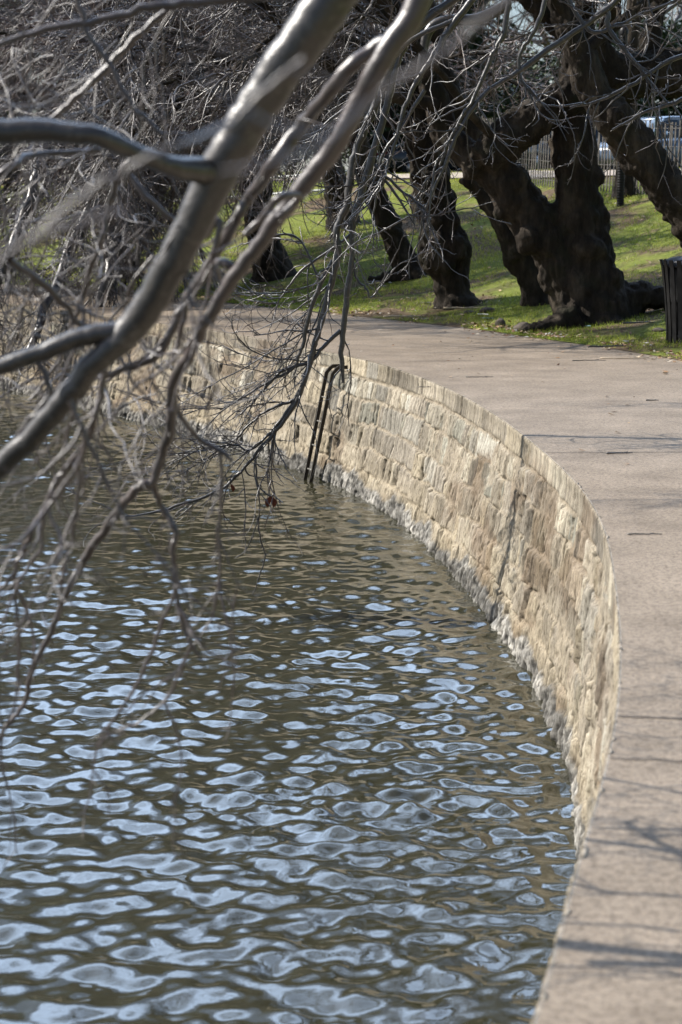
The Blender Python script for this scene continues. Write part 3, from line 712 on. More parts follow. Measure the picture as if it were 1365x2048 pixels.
def crown_of(root, base, tips, rg, n=(26, 240, 2600, 4500), reach=(1.2, 3.2), droop=(-.10, .02), bias=(-.35, -.1, .0), zmin=WZ + .25, thick=1.0, red=False, clear=None):
    """tips: list of (point, direction, radius)"""
    s0 = np.array([t_[0] for t_ in tips], float); d0 = np.array([t_[1] for t_ in tips], float); r0 = np.array([t_[2] for t_ in tips], float)
    a = walk(s0, d0, rg.uniform(reach[0], reach[1], len(tips)) * 1.25, 14, r0, r0 * .25, .12, np.full(len(tips), -.01), rg, .03)
    b = spawn([a], n[0], rg, (1.2, 2.8), (.4, 1.0), (.020, .040), .13, droop, 12, bias=bias)
    c = spawn([a, b], n[1], rg, (.6, 1.9), (.35, 1.0), (.008, .016), .14, droop, 12, bias=(bias[0] * .5, bias[1] * .5, -.08), curl=.05)
    d = spawn([b, c], n[2], rg, (.3, 1.0), (.3, 1.0), (.0045 * thick, .008 * thick), .18, (-.08, .05), 8, curl=.07)
    e = spawn([c, d], n[3], rg, (.12, .5), (.3, 1.0), (.0035 * thick, .005 * thick), .2, (-.05, .08), 5, curl=.08)
    def ok(s_):
        z = s_[0][..., 2]; k = (z > zmin).all(1)
        if clear is not None: k &= clear(s_[0])
        return s_[0][k], s_[1][k]
    b, c, d, e = ok(b), ok(c), ok(d), ok(e)
    W = lambda pl: [(q_[0] - base, q_[1]) for q_ in pl]
    tubes_mesh('limb', W([a, b]), BARK_O, root, [10, 7])
    tubes_mesh('crown', W([c, d, e]), TWIG_RED if red else TWIG, root, [5, 4, 3])

def px_clear(boxes):
    """reject twigs that would hang into given picture-independent world cones (gaps between crowns)"""
    def f(Pp):
        rel = Pp - CAM; yy = rel[..., 1] * cp - rel[..., 2] * sp; zz = rel[..., 2] * cp + rel[..., 1] * sp
        X = 682.5 + F * rel[..., 0] / yy; Y = 1024 - F * zz / yy; k = np.ones(len(Pp), bool)
        for (x0, y0, x1, y1) in boxes: k &= ~((X > x0) & (X < x1) & (Y > y0) & (Y < y1)).any(1)
        return k
    return f
OPEN = [(905, 330, 1400, 720), (600, 560, 1400, 900), (960, 230, 1400, 400)]

# big double-stemmed tree
def big_tree():
    rg = np.random.default_rng(41); b = L(1190, 645); Y = b[1]; base = b.copy(); base[2] -= .05
    root = thing('cherry_tree', 'huge gnarled double-stemmed cherry tree beside the litter bin', 'tree', base.tolist())
    z0 = b[2]
    right = st([(1195, 660, 190), (1188, 610, 150), (1178, 555, 128), (1170, 480, 105), (1156, 400, 96), (1150, 320, 92), (1150, 250, 84), (1152, 180, 76), (1160, 100, 64)], Y + .05)
    left = st([(1160, 620, 120), (1140, 560, 105), (1110, 500, 95), (1075, 450, 98), (1035, 400, 96), (1005, 355, 92), (975, 322, 84), (930, 305, 66), (893, 262, 62), (872, 210, 54), (858, 150, 44)], Y + .1)
    arch = st([(965, 322, 76), (1000, 292, 88), (1045, 255, 88), (1095, 220, 80), (1150, 188, 82), (1215, 168, 92), (1290, 150, 96), (1420, 140, 100)], Y - .1)
    arch2 = st([(1240, 170, 84), (1200, 110, 72), (1140, 60, 62), (1070, 0, 54), (1020, -50, 44)], Y - .2)
    rt = [st([(1150, 640, 80), (1090, 655, 40, Y - .5), (1045, 668, 22, Y - .8)], Y - .3), st([(1230, 610, 90), (1290, 590, 62), (1330, 605, 40), (1345, 625, 20)], Y + .1), st([(1200, 640, 70), (1240, 650, 40, Y - .4), (1270, 655, 20, Y - .6)], Y - .2)]
    bl = [(P(1180, 500, Y - .2), .20), (P(1215, 560, Y - .1), .22), (P(1195, 355, Y), .13), (P(1060, 480, Y - .1), .20), (P(1030, 360, Y - .1), .19), (P(950, 325, Y), .2), (P(1100, 560, Y + .1), .18), (P(1103, 285, Y + .15), .07), (P(1205, 430, Y), .12), (P(1000, 430, Y), .12)]
    gnarl('trunk', [right, left, arch, arch2] + rt, root, base, bl, .024, 1.0, 3)
    tips = [(P(858, 155, Y + .1), (-.5, -.2, .7), .13), (P(872, 210, Y), (-1, -.3, .2), .09), (P(1020, -40, Y - .2), (-.5, -.2, .7), .12), (P(1160, 110, Y), (.1, .2, 1), .16), (P(1290, 130, Y), (.2, 0, 1), .12), (P(1200, 100, Y), (0, -.6, .8), .1), (P(1000, 285, Y - .2), (-.7, -.6, .5), .06)]
    crown_of(root, base, tips, rg, (34, 260, 2300, 3600), (1.5, 3.5), (-.08, .04), (-.3, -.1, .1), clear=px_clear(OPEN + [(840, 40, 1060, 240)]), zmin=.8)
    lit = st([(1020, 8, 22), (955, 38, 22), (890, 42, 22), (858, 62, 20), (846, 110, 17), (835, 170, 13)], Y - 1.0)
    a = crom(np.array(lit), 6); tubes_mesh('limb', [((a[:, :3] - base)[None], a[:, 3][None])], BARK_Y, root, [12])
    return Y
YB = big_tree()
def lean_tree():
    rg = np.random.default_rng(43); b = L(1090, 605); Y = b[1]; base = b.copy(); base[2] -= .05
    root = thing('cherry_tree', 'slim crooked cherry trunk with a hollow stub, just left of the double-stemmed tree', 'tree', base.tolist())
    s_ = st([(1084, 622, 92), (1074, 580, 66), (1054, 528, 68), (1036, 492, 72), (1018, 455, 60), (992, 418, 52), (968, 388, 42), (948, 366, 34)], Y)
    up = st([(1018, 455, 50), (1010, 400, 50), (985, 350, 46), (960, 300, 44), (935, 240, 40), (900, 170, 34), (880, 90, 28), (870, 20, 24)], Y + .35)
    stub = st([(948, 366, 34), (934, 358, 36), (926, 350, 30)], Y - .1)
    gnarl('trunk', [s_, up, stub], root, base, [(P(1040, 500, Y - .1), .2), (P(1030, 520, Y), .16), (P(985, 418, Y), .1), (P(1060, 480, Y), .15)], .028, .8, 13)
    tips = [(P(875, 40, Y + .3), (-.3, .2, 1), .08), (P(900, 170, Y + .3), (-.9, .1, .4), .07), (P(935, 240, Y + .3), (-.8, .4, .5), .06)]
    crown_of(root, base, tips, rg, (20, 150, 1300, 2000), (1.5, 3.0), (-.08, .04), (-.3, .1, .1), clear=px_clear(OPEN + [(840, 40, 1060, 240)]), zmin=.8)
lean_tree()
def right_tree():
    rg = np.random.default_rng(47); b = L(1500, 615); Y = b[1]; base = b.copy(); base[2] -= .05
    root = thing('cherry_tree', 'cherry trunk leaning in from the right edge with a knot hole near its top', 'tree', base.tolist())
    Yt = YB - 1.0
    s_ = st([(1515, 640, 150, Y), (1480, 580, 110, Y), (1420, 500, 92, (Y + Yt) / 2), (1360, 408, 84, Yt), (1305, 335, 86, Yt), (1258, 275, 88, Yt), (1215, 218, 82, Yt), (1188, 185, 72, Yt), (1165, 120, 62, Yt), (1130, 40, 56, Yt), (1100, -60, 46, Yt)], Yt)
    gnarl('trunk', [s_], root, base, [(P(1235, 232, Yt - .1), .2), (P(1270, 320, Yt), .17), (P(1310, 380, Yt), .13)], .03, .9, 23)
    # knot hole: a raised ring with a dark mouth
    c = P(1240, 238, Yt - .36) - base; ang = np.linspace(0, 2 * PI, 18)[:, None]
    ringp = c + np.concatenate([.055 * np.cos(ang), 0 * ang, .085 * np.sin(ang)], 1)
    mb = MB(); mb.tube(ringp, .022, 8, False); mb.build('knot_hole', BARK_O, root)
    tips = [(P(1100, -60, Yt), (-.2, 0, 1), .1), (P(1165, 110, Yt), (.8, -.1, .8), .07), (P(1140, 50, Yt), (-.6, -.6, .7), .06)]
    crown_of(root, base, tips, rg, (22, 150, 900, 1200), (1.5, 3.0), (-.05, .04), (-.2, 0, .2), clear=px_clear(OPEN + [(840, 40, 1060, 240)]), zmin=1.2)
right_tree()
def burl_tree():
    rg = np.random.default_rng(53); b = L(915, 612); Y = b[1]; base = b.copy(); base[2] -= .05
    root = thing('cherry_tree', 'upright cherry trunk with a fat burl, growing closest to the path bend', 'tree', base.tolist())
    s_ = st([(922, 632, 118), (908, 592, 82), (902, 548, 80), (888, 505, 108), (880, 460, 88), (868, 400, 84), (862, 345, 76), (846, 275, 80), (842, 200, 66), (832, 120, 50), (815, 40, 42), (800, -40, 36)], Y)
    gnarl('trunk', [s_, st([(930, 610, 50), (960, 606, 24), (990, 602, 12)], Y)], root, base, [(P(900, 498, Y - .1), .27), (P(866, 520, Y - .1), .2), (P(915, 475, Y), .19), (P(868, 400, Y), .17), (P(890, 375, Y), .1), (P(862, 470, Y), .1)], .028, 1.1, 33)
    tips = [(P(800, -40, Y), (-.3, 0, 1), .09), (P(842, 200, Y), (-1, -.2, .4), .07), (P(835, 130, Y), (-.8, -.5, .5), .08), (P(850, 270, Y), (-.9, .4, .3), .06), (P(820, 60, Y), (-.9, .2, .7), .08)]
    crown_of(root, base, tips, rg, (34, 300, 2600, 4600), (1.5, 3.6), (-.12, .02), (-.55, -.1, -.05), clear=px_clear(OPEN), zmin=-.2)
burl_tree()
def slope_tree():
    rg = np.random.default_rng(59); b = L(835, 552); Y = b[1]; base = b.copy(); base[2] -= .05
    root = thing('cherry_tree', 'cherry trunk leaning left on a root mound behind the burl tree', 'tree', base.tolist())
    s_ = st([(838, 570, 100), (815, 530, 62), (792, 480, 54), (768, 430, 52), (748, 380, 50), (728, 320, 48), (705, 250, 46), (680, 170, 42), (650, 80, 36), (620, -20, 30)], Y)
    gnarl('trunk', [s_, st([(820, 560, 60), (780, 556, 26), (740, 560, 10)], Y)], root, base, [(P(830, 545, Y), .25), (P(800, 480, Y), .12)], .03, .9, 37)
    tips = [(P(620, -20, Y), (-.4, 0, 1), .09), (P(650, 80, Y), (-1, -.2, .3), .08), (P(705, 250, Y), (-1, -.4, .1), .07), (P(680, 170, Y), (-.9, .4, .3), .07), (P(690, 200, Y), (.7, -.4, .6), .06)]
    crown_of(root, base, tips, rg, (36, 320, 2800, 4800), (1.6, 3.8), (-.12, .02), (-.5, -.1, -.1), clear=px_clear(OPEN), zmin=.0, red=True)
slope_tree()
def left_tree():
    rg = np.random.default_rng(61); b = L(545, 556); Y = b[1]; base = b.copy(); base[2] -= .05
    root = thing('cherry_tree', 'dark flaring cherry trunk at the path, seen behind the slanting near branches', 'tree', base.tolist())
    s_ = st([(552, 575, 130), (545, 535, 84), (528, 485, 68), (516, 420, 64), (508, 350, 62), (500, 270, 56), (488, 180, 52), (470, 80, 46), (450, -20, 40)], Y)
    gnarl('trunk', [s_], root, base, [(P(560, 545, Y), .2), (P(520, 430, Y), .13)], .03, .8, 41)
    tips = [(P(450, -20, Y), (-.4, 0, 1), .09), (P(488, 180, Y), (-1, -.5, .2), .09), (P(500, 260, Y), (-1, -.1, .1), .08), (P(470, 80, Y), (-.9, .3, .4), .08), (P(508, 330, Y), (-.6, -.9, .1), .07), (P(495, 200, Y), (.8, -.2, .5), .06)]
    ext = []
    for sp_ in ([(495, 200, 44), (400, 190, 40, Y - 1), (300, 240, 34, Y - 2.5), (225, 330, 30, Y - 4), (150, 480, 24, Y - 5), (90, 620, 18, Y - 6), (40, 740, 10, Y - 6.5)],
                [(500, 260, 40), (420, 270, 34, Y - 1), (340, 320, 30, Y - 2), (260, 420, 26, Y - 3.5), (225, 520, 22, Y - 4.5), (195, 640, 15, Y - 5), (190, 760, 8, Y - 5.5)],
                [(490, 150, 40), (350, 120, 36, Y - 1.5), (200, 160, 30, Y - 3), (100, 280, 26, Y - 4.5), (50, 420, 20, Y - 5.5), (-10, 600, 14, Y - 6), (-40, 740, 9, Y - 6)],
                [(505, 300, 34), (450, 330, 28, Y - 1), (400, 420, 24, Y - 2), (350, 540, 18, Y - 3), (300, 660, 12, Y - 4), (260, 780, 7, Y - 4.5)],
                [(300, 240, 22, Y - 2.5), (180, 300, 20, Y - 3), (90, 370, 18, Y - 3.5), (20, 500, 14, Y - 4), (-30, 640, 10, Y - 4.5)]):
        ext.append(traced([q_ if len(q_) == 4 else (*q_, Y) for q_ in sp_], 6, 3, rg))
    x1 = spawn(ext, 270, rg, (.5, 1.7), (.3, 1.0), (.009, .016), .14, (-.14, .0), 12, bias=(-.1, -.1, -.15), tmin=.2)
    x2 = spawn([x1] + ext, 2000, rg, (.25, .9), (.3, 1.0), (.005, .008), .17, (-.10, .05), 9, curl=.06, tmin=.15)
    x3 = spawn([x1, x2], 4200, rg, (.10, .4), (.3, 1.0), (.0035, .0055), .2, (-.05, .08), 5, curl=.08)
    kk = lambda s_: (s_[0][(s_[0][..., 2] > WZ + .2).all(1)], s_[1][(s_[0][..., 2] > WZ + .2).all(1)])
    x1, x2, x3 = kk(x1), kk(x2), kk(x3)
    tubes_mesh('limb', [(q_[0] - base, q_[1]) for q_ in ext + [x1]], BARK_Y, root, [9] * len(ext) + [6])
    tubes_mesh('crown', [(q_[0] - base, q_[1]) for q_ in (x2, x3)], TWIG, root, [5, 3])
    crown_of(root, base, tips, rg, (60, 560, 5200, 8500), (1.8, 4.2), (-.16, .02), (-.6, -.2, -.15), clear=px_clear([(560, 430, 1400, 900)]), zmin=WZ + .4)
left_tree()
def bank_tree(s, d, lab, seed, h=3.4, lean=-1.0, n=(64, 620, 6000, 10000), red=False):
    rg = np.random.default_rng(seed); p = at(s, d); base = np.array([p[0], p[1], gz(p[0], p[1]) - .05])
    a = at(s, d - 1); w = a - p; w[2] = 0; w = nrm(w)     # towards the water
    root = thing('cherry_tree', lab, 'tree', base.tolist())
    rows = [[*(base - [0, 0, .1]), .42], [*(base + w * .15 + [0, 0, .5]), .27], [*(base + w * .5 + [.1, .1, 1.3]), .23], [*(base + w * 1.0 + [0, .1, 2.2]), .22], [*(base + w * 1.6 + [0, 0, h]), .16]]
    gnarl('trunk', [rows], root, base, [(np.array(rows[2][:3]), .27), (np.array(rows[3][:3]) + [.1, 0, 0], .22)], .035, 1, seed)
    t = np.array([-w[1], w[0], 0]); e = base + w * 1.6 + [0, 0, h]; m_ = np.array(rows[3][:3])
    tips = [(e, w + [0, 0, .3], .11), (e, w + t * .8 + [0, 0, .25], .1), (e, w - t * .8 + [0, 0, .25], .1), (m_, w - t * .5 + [0, 0, .1], .1), (m_, w + t * .6 + [0, 0, .15], .1), (e, t + [0, 0, .9], .08), (e, -w + [0, 0, .9], .08), (m_, w + [0, 0, .05], .08)]
    crown_of(root, base, tips, rg, n, (2.2, 4.8), (-.16, .02), tuple(w * .5 + [0, 0, -.15]), clear=px_clear([(540, 430, 1400, 900)]), zmin=WZ + .35, red=red)
g = L(250, 560); s1, d1 = sd(g[0], g[1])
bank_tree(s1, max(d1, 3.9), 'cherry tree at the far left bend of the path, its twigs drooping over the water', 71)
bank_tree(s1 + 6.5, 4.3, 'farthest cherry tree on the bank, behind the leftmost twigs', 73, n=(46, 420, 3200, 5200), red=True)
bank_tree(s1 - 1.2, 8.6, 'cherry tree higher up the bank behind the twigs at upper left', 79, n=(60, 520, 4600, 8000), red=True)
# one off the left edge whose branches droop through the left of the picture
def post_tree():
    rg = np.random.default_rng(83); b = L(1250, 392); Y = b[1]; base = b.copy(); base[2] -= .05
    root = thing('tree', 'plain straight grey trunk behind the ribbed black post', 'tree', base.tolist())
    s_ = st([(1252, 405, 66), (1252, 360, 46), (1253, 300, 42), (1256, 200, 40), (1262, 100, 36), (1270, -20, 30), (1275, -120, 20)], Y)
    gnarl('trunk', [s_], root, base, [], .04, .35, 43)
    crown_of(root, base, [(P(1275, -120, Y), (0, 0, 1), .08), (P(1270, -20, Y), (-.6, 0, .8), .06), (P(1262, 60, Y), (.7, 0, .8), .06)], rg, (14, 80, 400, 500), (1.5, 3), (0, .1), (0, 0, .3), zmin=4)
post_tree()

# ------------------------------------------------------------------ grass, litter
def grass():
    rg = np.random.default_rng(91); n = 330000
    s = rg.uniform(6, 48, n); d = PW + .02 + 12.5 * rg.random(n) ** 1.35
    A = at(s, 0); tx = np.interp(s, S, ctan[:, 0]); ty = np.interp(s, S, ctan[:, 1]); A[:, 0] += ty * d; A[:, 1] -= tx * d
    keep = (np.abs(A[:, 0]) < A[:, 1] * .185 + .5); A = A[keep]; d = d[keep]
    dens = fbm(A[:, :2] * .9, 95, 4); fine = fbm(A[:, :2] * 5, 97, 2)
    edge = np.clip((d - PW) / .45, 0, 1)
    keep = (dens + (fine - .5) * .5 < .535) & (rg.random(len(A)) < .25 + .75 * edge); A = A[keep]; d = d[keep]; fine = fine[keep]
    A[:, 2] = hz(d) + lawn_bump(A[:, 0], A[:, 1]) * np.clip((d - PW) / 1.5, 0, 1) - .01
    n = len(A); h = rg.uniform(.025, .075, n) * (.6 + .9 * fine); a = rg.uniform(0, PI, n); w = rg.uniform(.003, .006, n) * np.clip(A[:, 1] / 24, 1, 2)
    lean = rg.normal(0, .5, (n, 2)) * h[:, None]
    u = np.stack([np.cos(a) * w, np.sin(a) * w, 0 * a], 1)
    V = np.stack([A - u, A + u, A + np.concatenate([lean, h[:, None]], 1)], 1)
    c0 = np.array([.28, .38, .045]); c1 = np.array([.60, .58, .12]); c2 = np.array([.42, .34, .18])
    r_ = rg.random((n, 1)); yel = np.clip(fbm(A[:, :2] * .7, 99, 3) * 1.8 - .55, 0, 1)[:, None]
    c = c0 + (c1 - c0) * np.clip(yel * .8 + .4 * (r_ - .4), 0, 1); dead = rg.random(n) < .10; c[dead] = c2
    c *= rg.uniform(.75, 1.2, (n, 1))
    m, t, b = mat('grass', (.1, .2, .03), .5, .3)
    vc = N(t, 'ShaderNodeVertexColor', layer_name='col'); t.links.new(vc.outputs[0], b.inputs['Base Color'])
    tr = N(t, 'ShaderNodeBsdfTranslucent'); t.links.new(vc.outputs[0], tr.inputs[0]); mx = N(t, 'ShaderNodeMixShader'); mx.inputs[0].default_value = .35
    out = t.nodes['Material Output']; t.links.new(b.outputs[0], mx.inputs[1]); t.links.new(tr.outputs[0], mx.inputs[2]); t.links.new(mx.outputs[0], out.inputs[0])
    o = mesh('grass', V.reshape(-1, 3), None, np.arange(3 * n).reshape(-1, 3), m, None, False, np.repeat(c, 3, 0))
    tag(o, 'short patchy green grass on the bank', 'grass', kind='stuff')
grass()
def litter():
    rg = np.random.default_rng(101); n = 11000
    s = rg.uniform(8, 42, n); d = np.where(rg.random(n) < .45, PW + rg.normal(.12, .16, n), PW + rg.uniform(0, 8, n)); d = np.where(rg.random(n) < .03, rg.uniform(.2, 3, n), d)
    A = at(s, 0); tx = np.interp(s, S, ctan[:, 0]); ty = np.interp(s, S, ctan[:, 1]); A[:, 0] += ty * d; A[:, 1] -= tx * d
    cl = vn(A[:, :2] * 1.6, 103) > .42; A = A[cl]; d = d[cl]; n = len(A)
    A[:, 2] = np.where(d > PW, hz(d) + lawn_bump(A[:, 0], A[:, 1]) * np.clip((d - PW) / 1.5, 0, 1) + .025, .006)
    a = rg.uniform(0, 2 * PI, n); l = rg.uniform(.012, .04, n); w = l * rg.uniform(.3, .7, n); tl = rg.uniform(-.4, .6, n)
    u = np.stack([np.cos(a) * l, np.sin(a) * l, l * tl], 1); v = np.stack([-np.sin(a) * w, np.cos(a) * w, w * .4], 1)
    V = np.stack([A - u, A - v, A + u, A + v], 1); V[..., 2] = np.maximum(V[..., 2], .004)
    pal = np.array([[.30, .19, .11], [.42, .31, .20], [.16, .09, .06], [.55, .48, .38], [.6, .58, .54]])
    c = pal[rg.choice(5, n, p=[.3, .28, .2, .17, .05])] * rg.uniform(.7, 1.2, (n, 1))
    m, t, b = mat('leaf_litter', (.3, .2, .1), .8, .2); vc = N(t, 'ShaderNodeVertexColor', layer_name='col'); t.links.new(vc.outputs[0], b.inputs['Base Color'])
    o = mesh('leaf_litter', V.reshape(-1, 3), np.arange(4 * n).reshape(-1, 4), None, m, None, False, np.repeat(c, 4, 0))
    tag(o, 'dry brown leaf litter scattered along the path edge', 'leaf litter', kind='stuff')
litter()
def stick(x, y, ln, ang, r_, lab, on_lawn=False, mt=None, seed=0):
    p = L(x, y) if on_lawn else G(x, y); rg = np.random.default_rng(seed + int(x))
    k = 9; u = np.linspace(-.5, .5, k); pp = np.stack([u * ln * math.cos(ang), u * ln * math.sin(ang), 0 * u], 1) + rg.normal(0, ln * .018, (k, 3)) * [1, 1, .3]
    pp[:, 2] = r_ * .9 + (.03 if on_lawn else .001) + np.abs(pp[:, 2]); rr = r_ * np.linspace(1, .5, k)
    mb = MB(); mb.tube(pp, rr, 7)
    q0 = pp[5]; mb.tube(np.array([q0, q0 + [ln * .10, ln * .07, r_ * .6], q0 + [ln * .17, ln * .1, r_ * 1.0]]), np.array([.6, .5, .35]) * r_, 6)
    o = mb.build('fallen_twig', mt or BARK_Y); o.location = (p[0], p[1], p[2] if on_lawn else 0)
    return tag(o, lab, 'twig', 'twigs lying on the path and its verge')
PALE = simple('dry_wood', (.45, .36, .26), (.6, .5, .38), 20, .8, .3)
stick(1290, 1070, .17, .0, .004, 'dark twig on the path right of the wall crest, middle distance')
stick(1240, 908, .17, .1, .006, 'dark short twig on the shaded part of the path')
stick(1305, 802, .10, 0, .006, 'small dark twig near the right edge on the sunlit path', seed=4)
stick(1250, 718, .5, .08, .007, 'thin pale twig lying across the path below the bin', mt=PALE)
stick(1180, 722, .35, .1, .005, 'thin dark twig near the grass edge left of the bin', seed=3)
stick(1215, 700, .45, .35, .010, 'dark crooked stick on the grass verge below the big tree', True)
stick(1280, 652, .42, .3, .011, 'mossy grey stick in the grass between big tree and bin', True)
stick(925, 622, .5, -.05, .012, 'pale dry stick at the foot of the burl tree', True, PALE)
stick(805, 639, .5, .1, .012, 'pale dry stick on the path edge left of the burl tree', True, PALE)
stick(850, 775, .12, .05, .004, 'tiny dark twig near the coping of the wall', seed=9)
stick(960, 755, .25, .05, .004, 'thin twig on the path level with the ladder', seed=8)
def scrap(x, y, lab, size, m, on=True):
    p = L(x, y) if on else G(x, y); rg = np.random.default_rng(int(x * y)); n = 7
    g_ = np.linspace(-.5, .5, n); X, Y = np.meshgrid(g_, g_); Z = .25 * fbm(np.stack([X * 3, Y * 3], -1), int(x), 3)
    V = np.stack([X * size[0], Y * size[1], Z * size[1] + .02 * on], -1).reshape(-1, 3); V[:, :2] += rg.normal(0, size[1] * .05, (n * n, 2))
    idx = np.arange(n * n).reshape(n, n); Q = np.stack([idx[:-1, :-1], idx[:-1, 1:], idx[1:, 1:], idx[1:, :-1]], -1).reshape(-1, 4)
    o = mesh('litter_scrap', V, Q, None, m); o.location = (p[0], p[1], p[2] if on else .002); o.rotation_euler = (0, 0, rg.uniform(-.4, .4))
    tag(o, lab, 'litter')
WH = simple('white_paper', (.7, .7, .68), (.8, .8, .78), 20, .7, .2)
BL = simple('blue_plastic', (.30, .55, .70), (.45, .68, .80), 20, .4, .2)
scrap(966, 633, 'crumpled white paper scrap in the grass between the burl tree and the path', (.14, .09), WH)
scrap(976, 640, 'pale blue plastic wrapper beside the white paper scrap', (.14, .05), BL)
scrap(972, 661, 'small white scrap on the path edge below the blue wrapper', (.05, .05), WH)
scrap(1176, 656, 'pale blue scrap in the grass in front of the big tree', (.06, .05), BL)
scrap(853, 608, 'white scrap on the grass left of the burl tree', (.12, .05), WH)
scrap(1292, 690, 'white crumpled scrap on the verge left of the bin', (.05, .05), WH)
# stones and clods at the verge
STN = simple('field_stone', (.06, .05, .04), (.14, .115, .09), 14, .9, .8, .02)
def stone(x, y, sz, lab):
    p = L(x, y); rg = np.random.default_rng(int(x)); n, k = 10, 14
    V = []
    for i in range(1, n):
        for j in range(k):
            V.append([math.sin(PI * i / n) * math.cos(2 * PI * j / k), math.sin(PI * i / n) * math.sin(2 * PI * j / k), math.cos(PI * i / n)])
    V = np.array(V + [[0, 0, 1], [0, 0, -1]]); V *= (.75 + .5 * fbm(V * 1.6 + x, 7, 3))[:, None]; V = V * np.array(sz)
    Q = [[i * k + j, (i + 1) * k + j, (i + 1) * k + (j + 1) % k, i * k + (j + 1) % k] for i in range(n - 2) for j in range(k)]; m_ = len(V)
    T = [[m_ - 2, j, (j + 1) % k] for j in range(k)] + [[m_ - 1, (n - 2) * k + (j + 1) % k, (n - 2) * k + j] for j in range(k)]
    o = mesh('stone', V, Q, T, STN); o.location = (p[0], p[1], p[2] + sz[2] * .3); o.rotation_euler = (0, 0, x); tag(o, lab, 'stone')
stone(1002, 655, (.07, .09, .09), 'dark upright stone at the path edge left of the big tree root')
stone(1048, 660, (.14, .12, .07), 'brown rounded stone lump at the tip of the big tree root')
stone(975, 624, (.13, .1, .05), 'low dark stone in the grass above the white paper')
stone(940, 627, (.10, .07, .03), 'flat dark stone right of the burl tree foot')
stone(1318, 662, (.12, .08, .03), 'dark clod of earth in the grass just left of the bin')

# ------------------------------------------------------------------ litter bin
def bin_():
    p = L(1383, 683); H = .93; root = thing('litter_bin', 'black slatted metal litter bin with domed lid at the right edge', 'bin', (p[0], p[1], p[2] - .03))
    BK = simple('black_paint', (.007, .007, .008), (.016, .016, .018), 18, .5, .15, .002, .3)
    DM = simple('grey_blue_lid', (.045, .055, .075), (.07, .08, .10), 10, .35, .1, .002, .5)
    ns = 22
    for k in range(ns):
        a = 2 * PI * k / ns + .1; V = []; hh = [.02, .15, .4, .65, .85, H]; rr = [.265, .268, .285, .31, .335, .36]
        for z, r_ in zip(hh, rr):
            for e, f in ((-1, 0), (1, 0), (1, 1), (-1, 1)):
                w = .027; x_ = r_ + f * .012; V.append((x_ * math.cos(a) - e * w * math.sin(a), x_ * math.sin(a) + e * w * math.cos(a), z))
        n = len(hh); Q = [[i * 4 + j, i * 4 + (j + 1) % 4, i * 4 + 4 + (j + 1) % 4, i * 4 + 4 + j] for i in range(n - 1) for j in range(4)] + [[3, 2, 1, 0], [n * 4 - 4, n * 4 - 3, n * 4 - 2, n * 4 - 1]]
        mb = MB(); mb.add(V, Q); mb.build('slat', BK, root, False)
    for z, r_ in ((.10, .262), (.48, .288), (.86, .330)):
        a = np.linspace(0, 2 * PI, 33); mb = MB(); mb.tube(np.stack([r_ * np.cos(a), r_ * np.sin(a), 0 * a + z], 1), .012, 8, False); mb.build('hoop', BK, root)
    def lathe(prof, name, m, k=32):
        a = np.arange(k) * 2 * PI / k; V = np.array([[r_ * math.cos(t_), r_ * math.sin(t_), z] for r_, z in prof for t_ in a])
        Q = [[i * k + j, i * k + (j + 1) % k, (i + 1) * k + (j + 1) % k, (i + 1) * k + j] for i in range(len(prof) - 1) for j in range(k)]
        return mesh(name, V, Q, None, m, root)
    lathe([(.001, .03), (.235, .03), (.24, .04), (.285, .86), (.27, .87)], 'liner', BK)
    lathe([(.318, .855), (.325, .87), (.322, .905), (.30, .928), (.25, .95), (.17, .965), (.05, .972), (.001, .973)], 'lid', DM)
bin_()
# ribbed black post on the grass
def post():
    p = L(1241, 413); root = thing('ribbed_post', 'tall black ribbed post standing on the grass behind the leaning trunk', 'post', (p[0], p[1], p[2] - .05))
    BK = simple('black_rubber', (.006, .006, .007), (.012, .012, .013), 18, .45, .1, .002, .3)
    w = 15 * p[1] / F / 2; k = 24; zz = np.arange(0, 2.9, .022); V = []
    for i, z in enumerate(zz):
        r_ = w * (1.0 if i % 2 else .92)
        for j in range(k): V.append((r_ * math.cos(2 * PI * j / k), r_ * math.sin(2 * PI * j / k), z))
    Q = [[i * k + j, i * k + (j + 1) % k, (i + 1) * k + (j + 1) % k, (i + 1) * k + j] for i in range(len(zz) - 1) for j in range(k)]
    mesh('shaft', V, Q, None, BK, root, False)
    V = []; pr = [(w * 1.15, 2.88), (w * 1.2, 2.94), (w * .8, 3.0), (w * .1, 3.03)]
    for r_, z in pr:
        for j in range(k): V.append((r_ * math.cos(2 * PI * j / k), r_ * math.sin(2 * PI * j / k), z))
    Q = [[i * k + j, i * k + (j + 1) % k, (i + 1) * k + (j + 1) % k, (i + 1) * k + j] for i in range(3) for j in range(k)]
    mesh('cap', V, Q, None, BK, root)
post()

